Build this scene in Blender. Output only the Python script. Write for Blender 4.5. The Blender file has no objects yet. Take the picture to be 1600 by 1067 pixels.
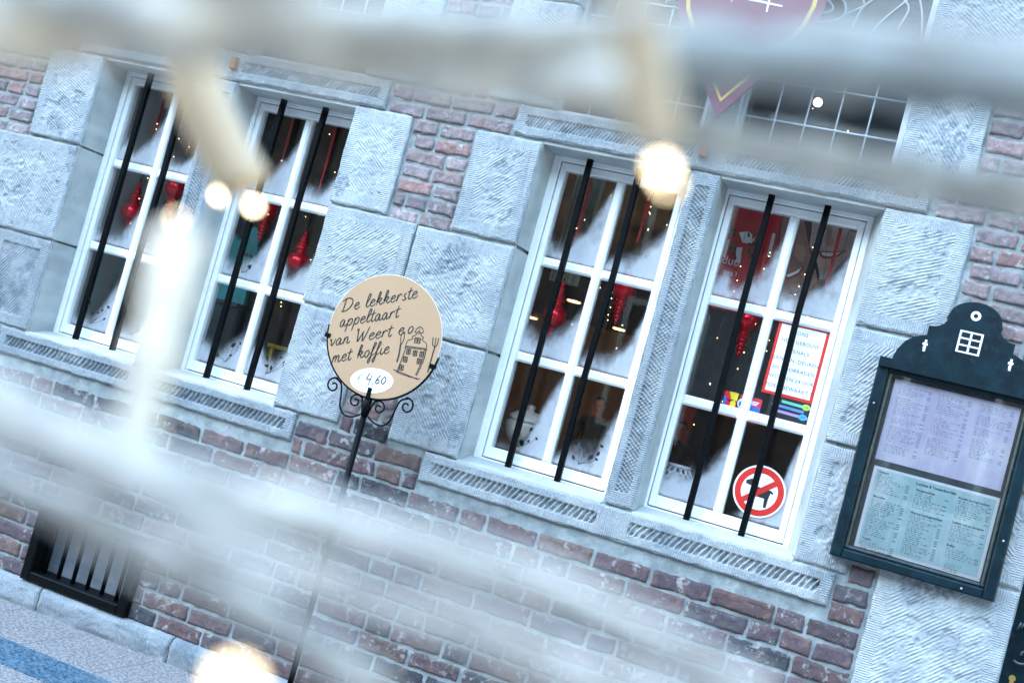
import bpy, math, random
import numpy as np
from math import radians, sin, cos, pi
random.seed(7)
S = bpy.context.scene
COL = S.collection
# ------------------------------------------------------------------ camera, sky, sun, exposure
# working frame: X along the wall, Y into the building (front face of the stone at Y = WY), Z up, 0 = window bottom
GZ = -1.27            # pavement level in the working frame; everything is lifted by -GZ at the end
WY = -0.19
FPX = 1930.0
CAM = np.array([4.26250287, -5.07452205, 0.29319567])
_y, _p, _r = -0.353855564, 0.0413609819, 0.265860459
def _rot(yaw, pitch, roll):
    cy, sy, cp, sp, cr, sr = cos(yaw), sin(yaw), cos(pitch), sin(pitch), cos(roll), sin(roll)
    f = np.array([sy*cp, cy*cp, sp]); r = np.array([cy, -sy, 0.0]); u = np.cross(r, f)
    return cr*r + sr*u, -sr*r + cr*u, f
RX, UP, FW = _rot(_y, _p, _r)
cam_d = bpy.data.cameras.new('camera'); cam = bpy.data.objects.new('camera', cam_d); COL.objects.link(cam)
from mathutils import Matrix, Vector
M4 = Matrix(((RX[0], UP[0], -FW[0], CAM[0]), (RX[1], UP[1], -FW[1], CAM[1]), (RX[2], UP[2], -FW[2], CAM[2] - GZ), (0, 0, 0, 1)))
cam.matrix_world = M4
cam_d.sensor_width = 36; cam_d.lens = FPX/1600*36
cam_d.clip_start = 0.02; cam_d.clip_end = 2000
cam_d.dof.use_dof = True; cam_d.dof.focus_distance = 5.25; cam_d.dof.aperture_fstop = 2.8; cam_d.dof.aperture_blades = 0
S.camera = cam
w = bpy.data.worlds.new('World'); S.world = w; w.use_nodes = True
nt = w.node_tree; bg = nt.nodes['Background']
sky = nt.nodes.new('ShaderNodeTexSky'); sky.sky_type = 'NISHITA'; sky.sun_disc = False
SUN_EL, SUN_AZ = radians(42), radians(215)
sky.sun_elevation = SUN_EL; sky.sun_rotation = SUN_AZ; sky.air_density = 2.4; sky.dust_density = 0.15; sky.ozone_density = 7.5
nt.links.new(sky.outputs[0], bg.inputs[0]); bg.inputs[1].default_value = 0.15
sun_d = bpy.data.lights.new('sun', 'SUN'); sun_d.energy = 0.5; sun_d.angle = radians(80); sun_d.color = (1, .97, .93)
sun = bpy.data.objects.new('sun', sun_d); COL.objects.link(sun)
sdir = Vector((sin(SUN_AZ)*cos(SUN_EL), cos(SUN_AZ)*cos(SUN_EL), sin(SUN_EL)))
sun.rotation_euler = sdir.to_track_quat('Z', 'Y').to_euler(); sun.location = (0, -10, 12)
S.view_settings.view_transform = 'Standard'; S.view_settings.look = 'None'
S.view_settings.exposure = 2.9; S.view_settings.gamma = 1.0
S.cycles.max_bounces = 8; S.cycles.transparent_max_bounces = 24
S.cycles.sample_clamp_indirect = 6

def at(u, v, d):                       # point d metres out along the view axis through photo pixel (u, v)
    q = RX*((u-800)/FPX) - UP*((v-533.5)/FPX) + FW
    return CAM + q*d
def onY(u, v, Y):                      # where that sight line meets the plane Y
    q = RX*((u-800)/FPX) - UP*((v-533.5)/FPX) + FW
    return CAM + q*((Y-CAM[1])/q[1])

# ------------------------------------------------------------------ numpy noise
def _h(ix, iz, s):
    n = (ix.astype(np.int64)*374761393 + iz.astype(np.int64)*668265263 + s*974634777) & 0xffffffff
    n = ((n ^ (n >> 13))*1274126177) & 0xffffffff
    return ((n ^ (n >> 16)) & 0xffff)/65535.0
def vn(x, z, s=0):
    x = np.asarray(x, float); z = np.asarray(z, float)
    ix, iz = np.floor(x), np.floor(z); fx, fz = x-ix, z-iz
    fx = fx*fx*(3-2*fx); fz = fz*fz*(3-2*fz)
    a, b, c, d = _h(ix, iz, s), _h(ix+1, iz, s), _h(ix, iz+1, s), _h(ix+1, iz+1, s)
    return (a*(1-fx)+b*fx)*(1-fz) + (c*(1-fx)+d*fx)*fz - .5
def fbm(x, z, s=0, o=4):
    t = 0; a = 1
    for k in range(o):
        t = t + a*vn(x*2**k, z*2**k, s+k*17); a *= .5
    return t
def sstep(a, b, x):
    t = np.clip((x-a)/(b-a), 0, 1); return t*t*(3-2*t)

# ------------------------------------------------------------------ mesh builder
class MB:
    def __init__(s): s.v = []; s.q = []; s.t = []; s.n = 0; s.att = {}; s.sm = []; s.mi = []; s.poly = []
    def add(s, v, f, mi=0, smooth=False, **att):
        v = np.asarray(v, float).reshape(-1, 3)
        for k in att:
            if k not in s.att: s.att[k] = [np.zeros((s.n, np.asarray(att[k]).shape[-1]))] if s.n else []
        for k in s.att:
            a = att.get(k)
            if a is None:
                d = s.att[k][0].shape[-1]; a = np.zeros((len(v), d))
            a = np.asarray(a, float)
            if a.ndim == 1: a = np.tile(a, (len(v), 1))
            s.att[k].append(a)
        if isinstance(f, np.ndarray): fl = [f + s.n]
        else: fl = [[tuple(i + s.n for i in p) for p in f]]
        for g in fl: s.poly.append((g, mi, smooth))
        s.v.append(v); s.n += len(v)
        return s
    def box(s, x0, x1, y0, y1, z0, z1, mi=0, **att):
        v = [(x, y, z) for x in (x0, x1) for y in (y0, y1) for z in (z0, z1)]
        return s.add(v, [(0, 1, 3, 2), (4, 6, 7, 5), (0, 4, 5, 1), (2, 3, 7, 6), (0, 2, 6, 4), (1, 5, 7, 3)], mi, **att)
    def bbox(s, x0, x1, y0, y1, z0, z1, b=.003, mi=0):   # box with chamfered front (-Y) edges
        v = [(x0, y1, z0), (x1, y1, z0), (x1, y1, z1), (x0, y1, z1),
             (x0, y0+b, z0), (x1, y0+b, z0), (x1, y0+b, z1), (x0, y0+b, z1),
             (x0+b, y0, z0+b), (x1-b, y0, z0+b), (x1-b, y0, z1-b), (x0+b, y0, z1-b)]
        f = [(3, 2, 1, 0), (8, 9, 10, 11)]
        for i in range(4):
            j = (i+1) % 4; f += [(i, j, 4+j, 4+i), (4+i, 4+j, 8+j, 8+i)]
        return s.add(v, f, mi)
    def prism(s, pts, y0, y1, mi=0, b=0):                # polygon in XZ, extruded along Y (front y0)
        pts = np.asarray(pts, float); n = len(pts)
        v = [(p[0], y0, p[1]) for p in pts] + [(p[0], y1, p[1]) for p in pts]
        f = [tuple(range(n)), tuple(range(2*n-1, n-1, -1))] + [(i, i+n, (i+1) % n + n, (i+1) % n) for i in range(n)]
        return s.add(v, f, mi)
    def tube(s, pts, r, n=10, mi=0, cap=True):
        pts = np.asarray(pts, float); m = len(pts); r = np.broadcast_to(np.asarray(r, float), (m,))
        tg = np.gradient(pts, axis=0); tg /= np.linalg.norm(tg, axis=1)[:, None] + 1e-12
        ref = np.array([0, 0, 1.0]) if abs(tg[0][2]) < .9 else np.array([1.0, 0, 0])
        nrm = np.cross(tg[0], ref); nrm /= np.linalg.norm(nrm); V = []
        for i in range(m):
            nrm = nrm - tg[i]*np.dot(nrm, tg[i]); nrm /= np.linalg.norm(nrm); bn = np.cross(tg[i], nrm)
            for k in range(n):
                a = 2*pi*k/n; V.append(pts[i] + r[i]*(cos(a)*nrm + sin(a)*bn))
        F = [(i*n+k, i*n+(k+1) % n, (i+1)*n+(k+1) % n, (i+1)*n+k) for i in range(m-1) for k in range(n)]
        if cap: F += [tuple(range(n-1, -1, -1)), tuple(range((m-1)*n, m*n))]
        return s.add(V, F, mi, True)
    def lathe(s, prof, c=(0, 0, 0), n=24, mi=0):         # prof: (radius, z)
        V = [(c[0]+r*cos(2*pi*k/n), c[1]+r*sin(2*pi*k/n), c[2]+z) for r, z in prof for k in range(n)]
        m = len(prof)
        F = [(i*n+k, i*n+(k+1) % n, (i+1)*n+(k+1) % n, (i+1)*n+k) for i in range(m-1) for k in range(n)]
        F += [tuple(range(n-1, -1, -1)), tuple(range((m-1)*n, m*n))]
        return s.add(V, F, mi, True)
    def ball(s, c, r, n=12, mi=0):
        rr = np.broadcast_to(np.asarray(r, float), (3,)); V = []; F = []
        for i in range(n//2+1):
            th = pi*i/(n//2)
            for k in range(n):
                a = 2*pi*k/n; V.append((c[0]+rr[0]*sin(th)*cos(a), c[1]+rr[1]*sin(th)*sin(a), c[2]-rr[2]*cos(th)))
        for i in range(n//2):
            for k in range(n): F.append((i*n+k, i*n+(k+1) % n, (i+1)*n+(k+1) % n, (i+1)*n+k))
        return s.add(V, F, mi, True)
    def build(s, name, mats, parent=None, loc=None):
        me = bpy.data.meshes.new(name)
        V = np.concatenate(s.v)
        off = np.zeros(3)
        if loc is not None: off = np.asarray(loc, float)
        elif parent is not None: off = np.asarray(ORG[parent.name])
        V = V - off
        ls, lt, lv, mi, sm = [], [], [], [], []
        for g, m, k in s.poly:
            if isinstance(g, np.ndarray):
                c, d = g.shape; lt.append(np.full(c, d)); lv.append(g.ravel()); mi.append(np.full(c, m)); sm.append(np.full(c, k))
            else:
                lt.append(np.array([len(p) for p in g])); lv.append(np.array([i for p in g for i in p])); mi.append(np.full(len(g), m)); sm.append(np.full(len(g), k))
        lt = np.concatenate(lt); lv = np.concatenate(lv); mi = np.concatenate(mi); sm = np.concatenate(sm)
        ls = np.concatenate([[0], np.cumsum(lt)[:-1]])
        me.vertices.add(len(V)); me.vertices.foreach_set('co', V.ravel().astype(np.float32))
        me.loops.add(len(lv)); me.loops.foreach_set('vertex_index', lv.astype(np.int32))
        me.polygons.add(len(lt)); me.polygons.foreach_set('loop_start', ls.astype(np.int32))
        for m in (mats if isinstance(mats, (list, tuple)) else [mats]): me.materials.append(m)
        me.update(calc_edges=True)
        me.polygons.foreach_set('material_index', mi.astype(np.int32)); me.polygons.foreach_set('use_smooth', sm.astype(bool))
        for k, a in s.att.items():
            a = np.concatenate(a); d = a.shape[-1]
            if d == 1: at_ = me.attributes.new(k, 'FLOAT', 'POINT'); at_.data.foreach_set('value', a.ravel().astype(np.float32))
            else: at_ = me.attributes.new(k, 'FLOAT_VECTOR', 'POINT'); at_.data.foreach_set('vector', a[:, :3].ravel().astype(np.float32))
        me.validate(); me.update()
        o = bpy.data.objects.new(name, me); COL.objects.link(o)
        if parent is not None:
            o.parent = parent; ORG[o.name] = ORG[parent.name]
        else:
            o.location = off; ORG[o.name] = tuple(off)
        return o
ORG = {}
def gridfaces(nx, nz, keep=None):
    i, j = np.meshgrid(np.arange(nx-1), np.arange(nz-1), indexing='ij')
    a = i*nz + j
    f = np.stack([a, a+nz, a+nz+1, a+1], -1)
    return (f[keep] if keep is not None else f.reshape(-1, 4))
def tag(o, label=None, cat=None, group=None, kind=None):
    for k, v in (('label', label), ('category', cat), ('group', group), ('kind', kind)):
        if v: o[k] = v
    return o
def thing(name, label, cat, loc=(0, 0, 0), group=None):
    o = bpy.data.objects.new(name, None); COL.objects.link(o); o.location = loc; o.empty_display_size = .1
    ORG[o.name] = tuple(loc); return tag(o, label, cat, group)
def copy_tree(o, loc, parent=None):
    c = o.copy(); COL.objects.link(c)
    if parent is None: c.location = loc
    else: c.parent = parent
    for ch in list(o.children): copy_tree(ch, None, c)
    return c
def smooth_path(p, k=8):
    p = np.asarray(p, float)
    if len(p) < 3: return p
    e = np.vstack([2*p[0]-p[1], p, 2*p[-1]-p[-2]]); out = []
    for i in range(1, len(e)-2):
        for t in np.linspace(0, 1, k, endpoint=False):
            out.append(.5*((2*e[i]) + (e[i+1]-e[i-1])*t + (2*e[i-1]-5*e[i]+4*e[i+1]-e[i+2])*t*t + (-e[i-1]+3*e[i]-3*e[i+1]+e[i+2])*t**3))
    out.append(p[-1]); return np.array(out)

# ------------------------------------------------------------------ materials
class NT:
    def __init__(s, name):
        s.m = bpy.data.materials.new(name); s.m.use_nodes = True; s.t = s.m.node_tree; s.b = s.t.nodes['Principled BSDF']; s.out = s.t.nodes['Material Output']
    def n(s, typ, **k):
        x = s.t.nodes.new('ShaderNode'+typ)
        for a, b in k.items():
            if a.startswith('i_'): x.inputs[int(a[2:]) if a[2:].isdigit() else a[2:]].default_value = b
            else: setattr(x, a, b)
        return x
    def l(s, a, b): s.t.links.new(a, b)
    def val(s, x, sock):
        if hasattr(x, 'is_linked') or isinstance(x, bpy.types.NodeSocket): s.l(x, sock)
        else: sock.default_value = x
    def math(s, op, a, b=0.0, c=None, clamp=False):
        x = s.n('Math', operation=op, use_clamp=clamp); s.val(a, x.inputs[0]); s.val(b, x.inputs[1])
        if c is not None: s.val(c, x.inputs[2])
        return x.outputs[0]
    def mix(s, f, a, b):
        x = s.n('Mix', data_type='RGBA'); s.val(f, x.inputs[0])
        for q, i in ((a, 6), (b, 7)):
            if isinstance(q, tuple): x.inputs[i].default_value = (*q[:3], 1)
            else: s.l(q, x.inputs[i])
        return x.outputs[2]
    def ramp(s, f, a, b):
        x = s.n('MapRange', interpolation_type='SMOOTHSTEP'); s.val(f, x.inputs[0]); x.inputs[1].default_value = a; x.inputs[2].default_value = b; return x.outputs[0]
    def noise(s, sc, det=4, rough=.55, vec=None, out=0, dist=0):
        x = s.n('TexNoise'); x.inputs['Scale'].default_value = sc; x.inputs['Detail'].default_value = det; x.inputs['Roughness'].default_value = rough; x.inputs['Distortion'].default_value = dist
        s.l(vec if vec is not None else s.pos(), x.inputs['Vector']); return x.outputs[out]
    def pos(s):
        if not hasattr(s, '_g'): s._g = s.n('TexCoord').outputs['Object']
        return s._g
    def attr(s, name): return s.n('Attribute', attribute_name=name)
    def set(s, col=None, rough=None, metal=None, spec=None):
        if col is not None: s.val((*col[:3], 1) if isinstance(col, tuple) else col, s.b.inputs['Base Color'])
        if rough is not None: s.val(rough, s.b.inputs['Roughness'])
        if metal is not None: s.b.inputs['Metallic'].default_value = metal
        if spec is not None: s.b.inputs['Specular IOR Level'].default_value = spec
        return s
    def bump(s, h, strength=.5, dist=.003):
        x = s.n('Bump'); x.inputs['Strength'].default_value = strength; x.inputs['Distance'].default_value = dist; s.l(h, x.inputs['Height']); s.l(x.outputs[0], s.b.inputs['Normal']); return s
def plain(name, col, rough=.6, metal=0, var=.12, sc=14, bump=.0, bsc=60, spec=.5, dirt=None):
    k = NT(name)
    n = k.noise(sc, 5)
    c = k.mix(k.ramp(n, .3, .7), tuple(x*(1-var) for x in col), tuple(min(1, x*(1+var)) for x in col))
    if dirt: c = k.mix(k.math('MULTIPLY', k.ramp(k.noise(dirt[1], 6, .7), .55, .75), dirt[2]), c, dirt[0])
    k.set(c, rough, metal, spec)
    if bump: k.bump(k.noise(bsc, 4), bump, .002)
    return k.m
def emit(name, col, st):
    k = NT(name); e = k.n('Emission'); e.inputs[0].default_value = (*col, 1); e.inputs[1].default_value = st; k.l(e.outputs[0], k.out.inputs[0]); return k.m

def stone_mat(name, base, light, tick=.5, rough_hatch=False):
    k = NT(name)
    st = k.attr('st'); sd = k.attr('sd')
    s1 = k.n('SeparateXYZ'); k.l(st.outputs['Vector'], s1.inputs[0]); u, v, ang = s1.outputs
    s2 = k.n('SeparateXYZ'); k.l(sd.outputs['Vector'], s2.inputs[0]); dv, dh, mg = s2.outputs
    wob = k.noise(40, 3)
    vert = k.math('LESS_THAN', dv, dh)                       # nearest to an upright edge
    co = k.math('ADD', k.math('MULTIPLY', v, vert), k.math('MULTIPLY', u, k.math('SUBTRACT', 1.0, vert)))
    ph = k.math('ADD', k.math('MULTIPLY', co, 2*pi/.0088), k.math('MULTIPLY', wob, 2.5))
    tk = k.math('MULTIPLY_ADD', k.math('SINE', ph), .5, .5)
    tk = k.math('MULTIPLY', tk, k.ramp(k.noise(45, 4, .7), .34, .62))
    md = k.math('MINIMUM', dv, dh)
    inm = k.math('LESS_THAN', k.math('ADD', md, k.math('MULTIPLY', k.math('SUBTRACT', wob, .5), .02)), mg)
    # fine diagonal tooling in the middle field
    dg = k.math('ADD', k.math('MULTIPLY', u, k.math('COSINE', ang)), k.math('MULTIPLY', v, k.math('SINE', ang)))
    ph2 = k.math('ADD', k.math('MULTIPLY', dg, 2*pi/.0125), k.math('MULTIPLY', k.noise(9, 3), 7.0))
    fk = k.math('MULTIPLY', k.math('MULTIPLY_ADD', k.math('SINE', ph2), .5, .5), k.ramp(k.noise(22, 4), .38, .6))
    pat = k.math('ADD', k.math('MULTIPLY', tk, inm), k.math('MULTIPLY', fk, k.math('SUBTRACT', 1.0, inm)))
    fine = k.noise(260, 4, .7); mid = k.noise(7, 5, .6); big = k.noise(2.3, 4, .6)
    h = k.math('ADD', k.math('MULTIPLY', pat, 1.0), k.math('MULTIPLY', fine, .6))
    c = k.mix(k.ramp(mid, .32, .68), base, light)
    c = k.mix(k.math('MULTIPLY', k.ramp(big, .45, .68), .45), c, (.47, .46, .43))
    c = k.mix(k.math('MULTIPLY', pat, tick), c, tuple(min(.62, x*1.55) for x in light))
    oi = k.n('ObjectInfo').outputs['Random']
    c = k.mix(k.math('MULTIPLY', oi, .42), c, (.20, .225, .245))
    mp = k.n('Mapping'); k.l(k.pos(), mp.inputs[0]); mp.inputs['Scale'].default_value = (26, 1, 2.2)
    c = k.mix(k.math('MULTIPLY', k.ramp(k.noise(1, 5, .65, mp.outputs[0]), .52, .72), .38), c, (.17, .185, .195))
    pch = k.math('MULTIPLY', k.ramp(k.noise(4.2, 3, .5), .60, .64), k.ramp(k.noise(60, 5, .7), .38, .58))
    c = k.mix(k.math('MULTIPLY', pch, .65), c, (.12, .155, .185))
    c = k.mix(k.math('MULTIPLY', k.ramp(k.noise(3.1, 5, .65), .55, .66), .4), c, (.52, .53, .52))
    sp = k.ramp(k.noise(20, 7, .75), .60, .67)
    c = k.mix(k.math('MULTIPLY', sp, .6), c, (.085, .105, .125))
    c = k.mix(k.math('MULTIPLY', k.ramp(k.noise(90, 3, .6), .66, .72), .7), c, (.66, .66, .63))
    k.set(c, .9, spec=.15); k.bump(h, .8, .005)
    return k.m
M = {}
M['stone'] = stone_mat('blue_stone', (.17, .193, .205), (.27, .297, .308), .62)
M['stone_rough'] = stone_mat('hewn_blue_stone', (.28, .31, .32), (.43, .46, .465), .34)
def reveal_mat():
    k = NT('smooth_stone_reveal')
    mp = k.n('Mapping'); k.l(k.pos(), mp.inputs[0]); mp.inputs['Rotation'].default_value = (.5, .3, .2); mp.inputs['Scale'].default_value = (60, 14, 160)
    st = k.noise(1, 4, .6, mp.outputs[0])
    c = k.mix(k.ramp(k.noise(6, 5), .3, .7), (.33, .35, .34), (.46, .47, .455))
    c = k.mix(k.math('MULTIPLY', k.ramp(st, .5, .75), .4), c, (.45, .45, .43))
    c = k.mix(k.math('MULTIPLY', k.ramp(k.noise(24, 6, .7), .62, .72), .6), c, (.13, .13, .125))
    k.set(c, .8, spec=.3); k.bump(st, .35, .003); return k.m
M['reveal'] = reveal_mat()
def brick_mat():
    k = NT('old_brick'); a = k.attr('bcol'); p = k.pos()
    c = k.mix(k.math('MULTIPLY', k.ramp(k.noise(38, 5, .65), .35, .72), .55), a.outputs['Vector'], (.07, .055, .06))
    c = k.mix(k.math('MULTIPLY', k.ramp(k.noise(15, 3), .5, .75), .35), c, (.30, .17, .13))
    wm = k.math('MULTIPLY', k.ramp(k.noise(26, 8, .72), .52, .6), k.ramp(k.noise(6.5, 3, .6), .48, .60))
    c = k.mix(k.math('MULTIPLY', wm, .55), c, (.46, .45, .43))
    c = k.mix(k.math('MULTIPLY', k.ramp(k.noise(120, 4, .7), .62, .7), .5), c, (.40, .38, .36))
    k.set(c, .9, spec=.2)
    k.bump(k.math('ADD', k.noise(95, 6, .7), k.math('MULTIPLY', wm, .5)), .8, .006); return k.m
M['brick'] = brick_mat()
def mortar_mat():
    k = NT('lime_mortar')
    c = k.mix(k.ramp(k.noise(12, 6, .65), .3, .7), (.195, .225, .225), (.34, .365, .355))
    c = k.mix(k.math('MULTIPLY', k.ramp(k.noise(9, 6, .7), .56, .66), .5), c, (.48, .49, .47))
    c = k.mix(k.math('MULTIPLY', k.ramp(k.noise(200, 3, .7), .6, .68), .5), c, (.17, .17, .165))
    k.set(c, .95, spec=.15); k.bump(k.noise(170, 6, .75), .9, .005); return k.m
M['mortar'] = mortar_mat()
M['white'] = plain('white_window_paint', (.86, .86, .84), .35, var=.03, bump=.08, bsc=40, dirt=((.5, .5, .47), 9, .25))
M['gap'] = plain('dark_gap', (.02, .02, .022), .9)
M['iron'] = plain('black_painted_iron', (.0022, .003, .0036), .45, var=.4, sc=60, bump=.3, bsc=120, spec=.07, dirt=((.05, .055, .06), 170, .12))
M['rust'] = plain('rusty_iron', (.30, .10, .045), .85, var=.35, sc=50)
M['lead'] = plain('lead_came', (.42, .44, .46), .5, .2)
M['greenwood'] = plain('dark_green_paint', (.0035, .0145, .020), .42, var=.3, sc=20, bump=.12, bsc=70, spec=.16, dirt=((.08, .11, .11), 30, .2))
M['whitepaint'] = plain('white_letter_paint', (.85, .85, .85), .5, var=.02)
M['black'] = plain('black_lettering', (.012, .012, .013), .6)
M['grey_ink'] = plain('grey_ink', (.13, .14, .17), .8)
M['dark_ink'] = plain('dark_ink', (.03, .035, .05), .8)
def glass_mat(name, tint=(1, 1, 1), boost=1.0, rough=.01):
    k = NT(name); tr = k.n('BsdfTransparent'); tr.inputs[0].default_value = (*tint, 1)
    gl = k.n('BsdfGlossy'); gl.inputs['Roughness'].default_value = rough
    fr = k.n('Fresnel'); fr.inputs[0].default_value = 1.4
    mx = k.n('MixShader'); k.l(k.math('MULTIPLY', fr.outputs[0], boost), mx.inputs[0]); k.l(tr.outputs[0], mx.inputs[1]); k.l(gl.outputs[0], mx.inputs[2])
    k.l(mx.outputs[0], k.out.inputs[0]); return k.m
M['glass'] = glass_mat('window_glass', (.985, .99, .99), .6)
M['glass_board'] = glass_mat('menu_case_glass', (.985, .99, .99), 1.3, .015)
M['glass_lead'] = glass_mat('leaded_glass', (.75, .8, .85), .8, .05)
def snow_mat():
    k = NT('spray_snow'); a = k.attr('dens'); tr = k.n('BsdfTransparent')
    d = k.n('BsdfDiffuse'); d.inputs[0].default_value = (.76, .77, .80, 1)
    tl = k.n('BsdfTranslucent'); tl.inputs[0].default_value = (.8, .82, .86, 1)
    m0 = k.n('MixShader', i_0=.12); k.l(d.outputs[0], m0.inputs[1]); k.l(tl.outputs[0], m0.inputs[2])
    n = k.math('ADD', k.math('MULTIPLY', k.noise(300, 3, .7), .45), k.math('MULTIPLY', k.noise(30, 5, .65), .10))
    f = k.math('MULTIPLY', k.ramp(k.math('SUBTRACT', a.outputs['Fac'], k.math('MULTIPLY_ADD', n, .85, -.02)), -.25, .55), k.math('MULTIPLY_ADD', k.noise(60, 4, .7), .3, .76))
    mx = k.n('MixShader'); k.l(f, mx.inputs[0]); k.l(tr.outputs[0], mx.inputs[1]); k.l(m0.outputs[0], mx.inputs[2]); k.l(mx.outputs[0], k.out.inputs[0]); return k.m
M['snow'] = snow_mat()
def granite(name, a, b, c3, joints=True):
    k = NT(name); n1 = k.noise(70, 5, .75); n2 = k.noise(110, 4, .7)
    c = k.mix(k.ramp(n1, .44, .56), a, b); c = k.mix(k.math('MULTIPLY', k.ramp(n2, .55, .66), .8), c, c3)
    if joints:
        mp = k.n('Mapping'); k.l(k.pos(), mp.inputs[0]); mp.inputs['Location'].default_value = (-.1, .2, 0)
        bt = k.n('TexBrick'); k.l(mp.outputs[0], bt.inputs[0]); bt.inputs['Scale'].default_value = 1; bt.inputs['Mortar Size'].default_value = .004
        bt.inputs['Brick Width'].default_value = .38; bt.inputs['Row Height'].default_value = .5; bt.offset = 0
        c = k.mix(bt.outputs['Fac'], c, (.12, .12, .13))
    c = k.mix(k.math('MULTIPLY', k.ramp(k.noise(3, 5), .5, .7), .25), c, (.25, .25, .26))
    k.set(c, .6, spec=.4); k.bump(n1, .2, .002); return k.m
M['granite'] = granite('pink_granite', (.115, .108, .108), (.30, .285, .275), (.06, .062, .068))
M['blueband'] = granite('blue_granite', (.012, .045, .08), (.095, .165, .21), (.006, .016, .035), False)
M['tan'] = plain('tan_sign_board', (.42, .262, .15), .6, var=.04, sc=3, spec=.2)
M['gold'] = plain('gold_line', (.55, .38, .06), .5)
M['maroon'] = plain('maroon_banner', (.15, .022, .06), .6, var=.1, sc=4)
M['red'] = plain('red_print', (.62, .018, .012), .45, var=.05)
M['paper'] = plain('white_paper', (.82, .82, .84), .6, var=.02)
M['redball'] = plain('red_metallic_glass', (.9, .01, .03), .09, .55, var=.05)
M['ribbon'] = plain('red_ribbon', (.62, .02, .025), .5, var=.08)
M['goldcap'] = plain('gold_cap', (.7, .5, .15), .3, .9)
M['bulb'] = emit('warm_fairy_bulb', (1, .66, .3), .95)
M['wire'] = plain('dark_green_wire', (.02, .03, .02), .6)

# ------------------------------------------------------------------ text and drawn strokes
DG = bpy.context.evaluated_depsgraph_get
_tc = {}
def text_geo(body, size=1.0, shear=0.0, bold=0.0, spacing=1.0, align='LEFT'):
    key = (body, size, shear, bold, spacing, align)
    if key in _tc: return _tc[key]
    cu = bpy.data.curves.new('t', 'FONT'); cu.body = body; cu.size = size; cu.shear = shear; cu.offset = bold; cu.space_character = spacing; cu.align_x = align; cu.resolution_u = 3
    o = bpy.data.objects.new('t', cu); COL.objects.link(o); bpy.context.view_layer.update()
    me = bpy.data.meshes.new_from_object(o.evaluated_get(DG()))
    V = np.array([v.co[:] for v in me.vertices]).reshape(-1, 3); F = [tuple(p.vertices) for p in me.polygons]
    bpy.data.objects.remove(o); bpy.data.curves.remove(cu); bpy.data.meshes.remove(me)
    _tc[key] = (V, F); return V, F
def put_text(mb, body, x, z, y, size, ang=0.0, mi=0, **k):     # upright lettering facing -Y
    V, F = text_geo(body, size, **k)
    if len(V) == 0: return
    c, s_ = cos(ang), sin(ang)
    W = np.stack([x + V[:, 0]*c - V[:, 1]*s_, np.full(len(V), y), z + V[:, 0]*s_ + V[:, 1]*c], -1)
    mb.add(W, F, mi)
def ribbon2d(mb, pts, wd, y, mi=0, taper=True, closed=False):   # flat stroke in XZ facing -Y
    p = np.asarray(pts, float); n = len(p)
    if n < 2: return
    t = np.gradient(p, axis=0); t /= np.linalg.norm(t, axis=1)[:, None] + 1e-9
    nn = np.stack([-t[:, 1], t[:, 0]], -1)
    ww = np.full(n, wd/2)
    if taper:
        q = np.linspace(0, 1, n); ww = ww*(.45 + .55*np.sin(pi*np.clip(q*.9+.08, 0, 1))**.5)
    a = p + nn*ww[:, None]; b = p - nn*ww[:, None]
    V = np.concatenate([np.stack([a[:, 0], np.full(n, y), a[:, 1]], -1), np.stack([b[:, 0], np.full(n, y), b[:, 1]], -1)])
    mb.add(V, [(i, i+1, n+i+1, n+i) for i in range(n-1)], mi)
def disc(mb, cx, cz, rx, rz, y, mi=0, n=48, ang=0):
    q = [(rx*cos(2*pi*k/n), rz*sin(2*pi*k/n)) for k in range(n)]
    V = [(cx+a*cos(ang)-b*sin(ang), y, cz+a*sin(ang)+b*cos(ang)) for a, b in q]
    mb.add(V, [tuple(range(n))], mi)
def ring(mb, cx, cz, r0, r1, y, mi=0, n=56):
    V = [(cx+r*cos(2*pi*k/n), y, cz+r*sin(2*pi*k/n)) for r in (r0, r1) for k in range(n)]
    mb.add(V, [(k, (k+1) % n, n+(k+1) % n, n+k) for k in range(n)], mi)
def rect(mb, x0, x1, z0, z1, y, mi=0): mb.add([(x0, y, z0), (x1, y, z0), (x1, y, z1), (x0, y, z1)], [(0, 1, 2, 3)], mi)
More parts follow.
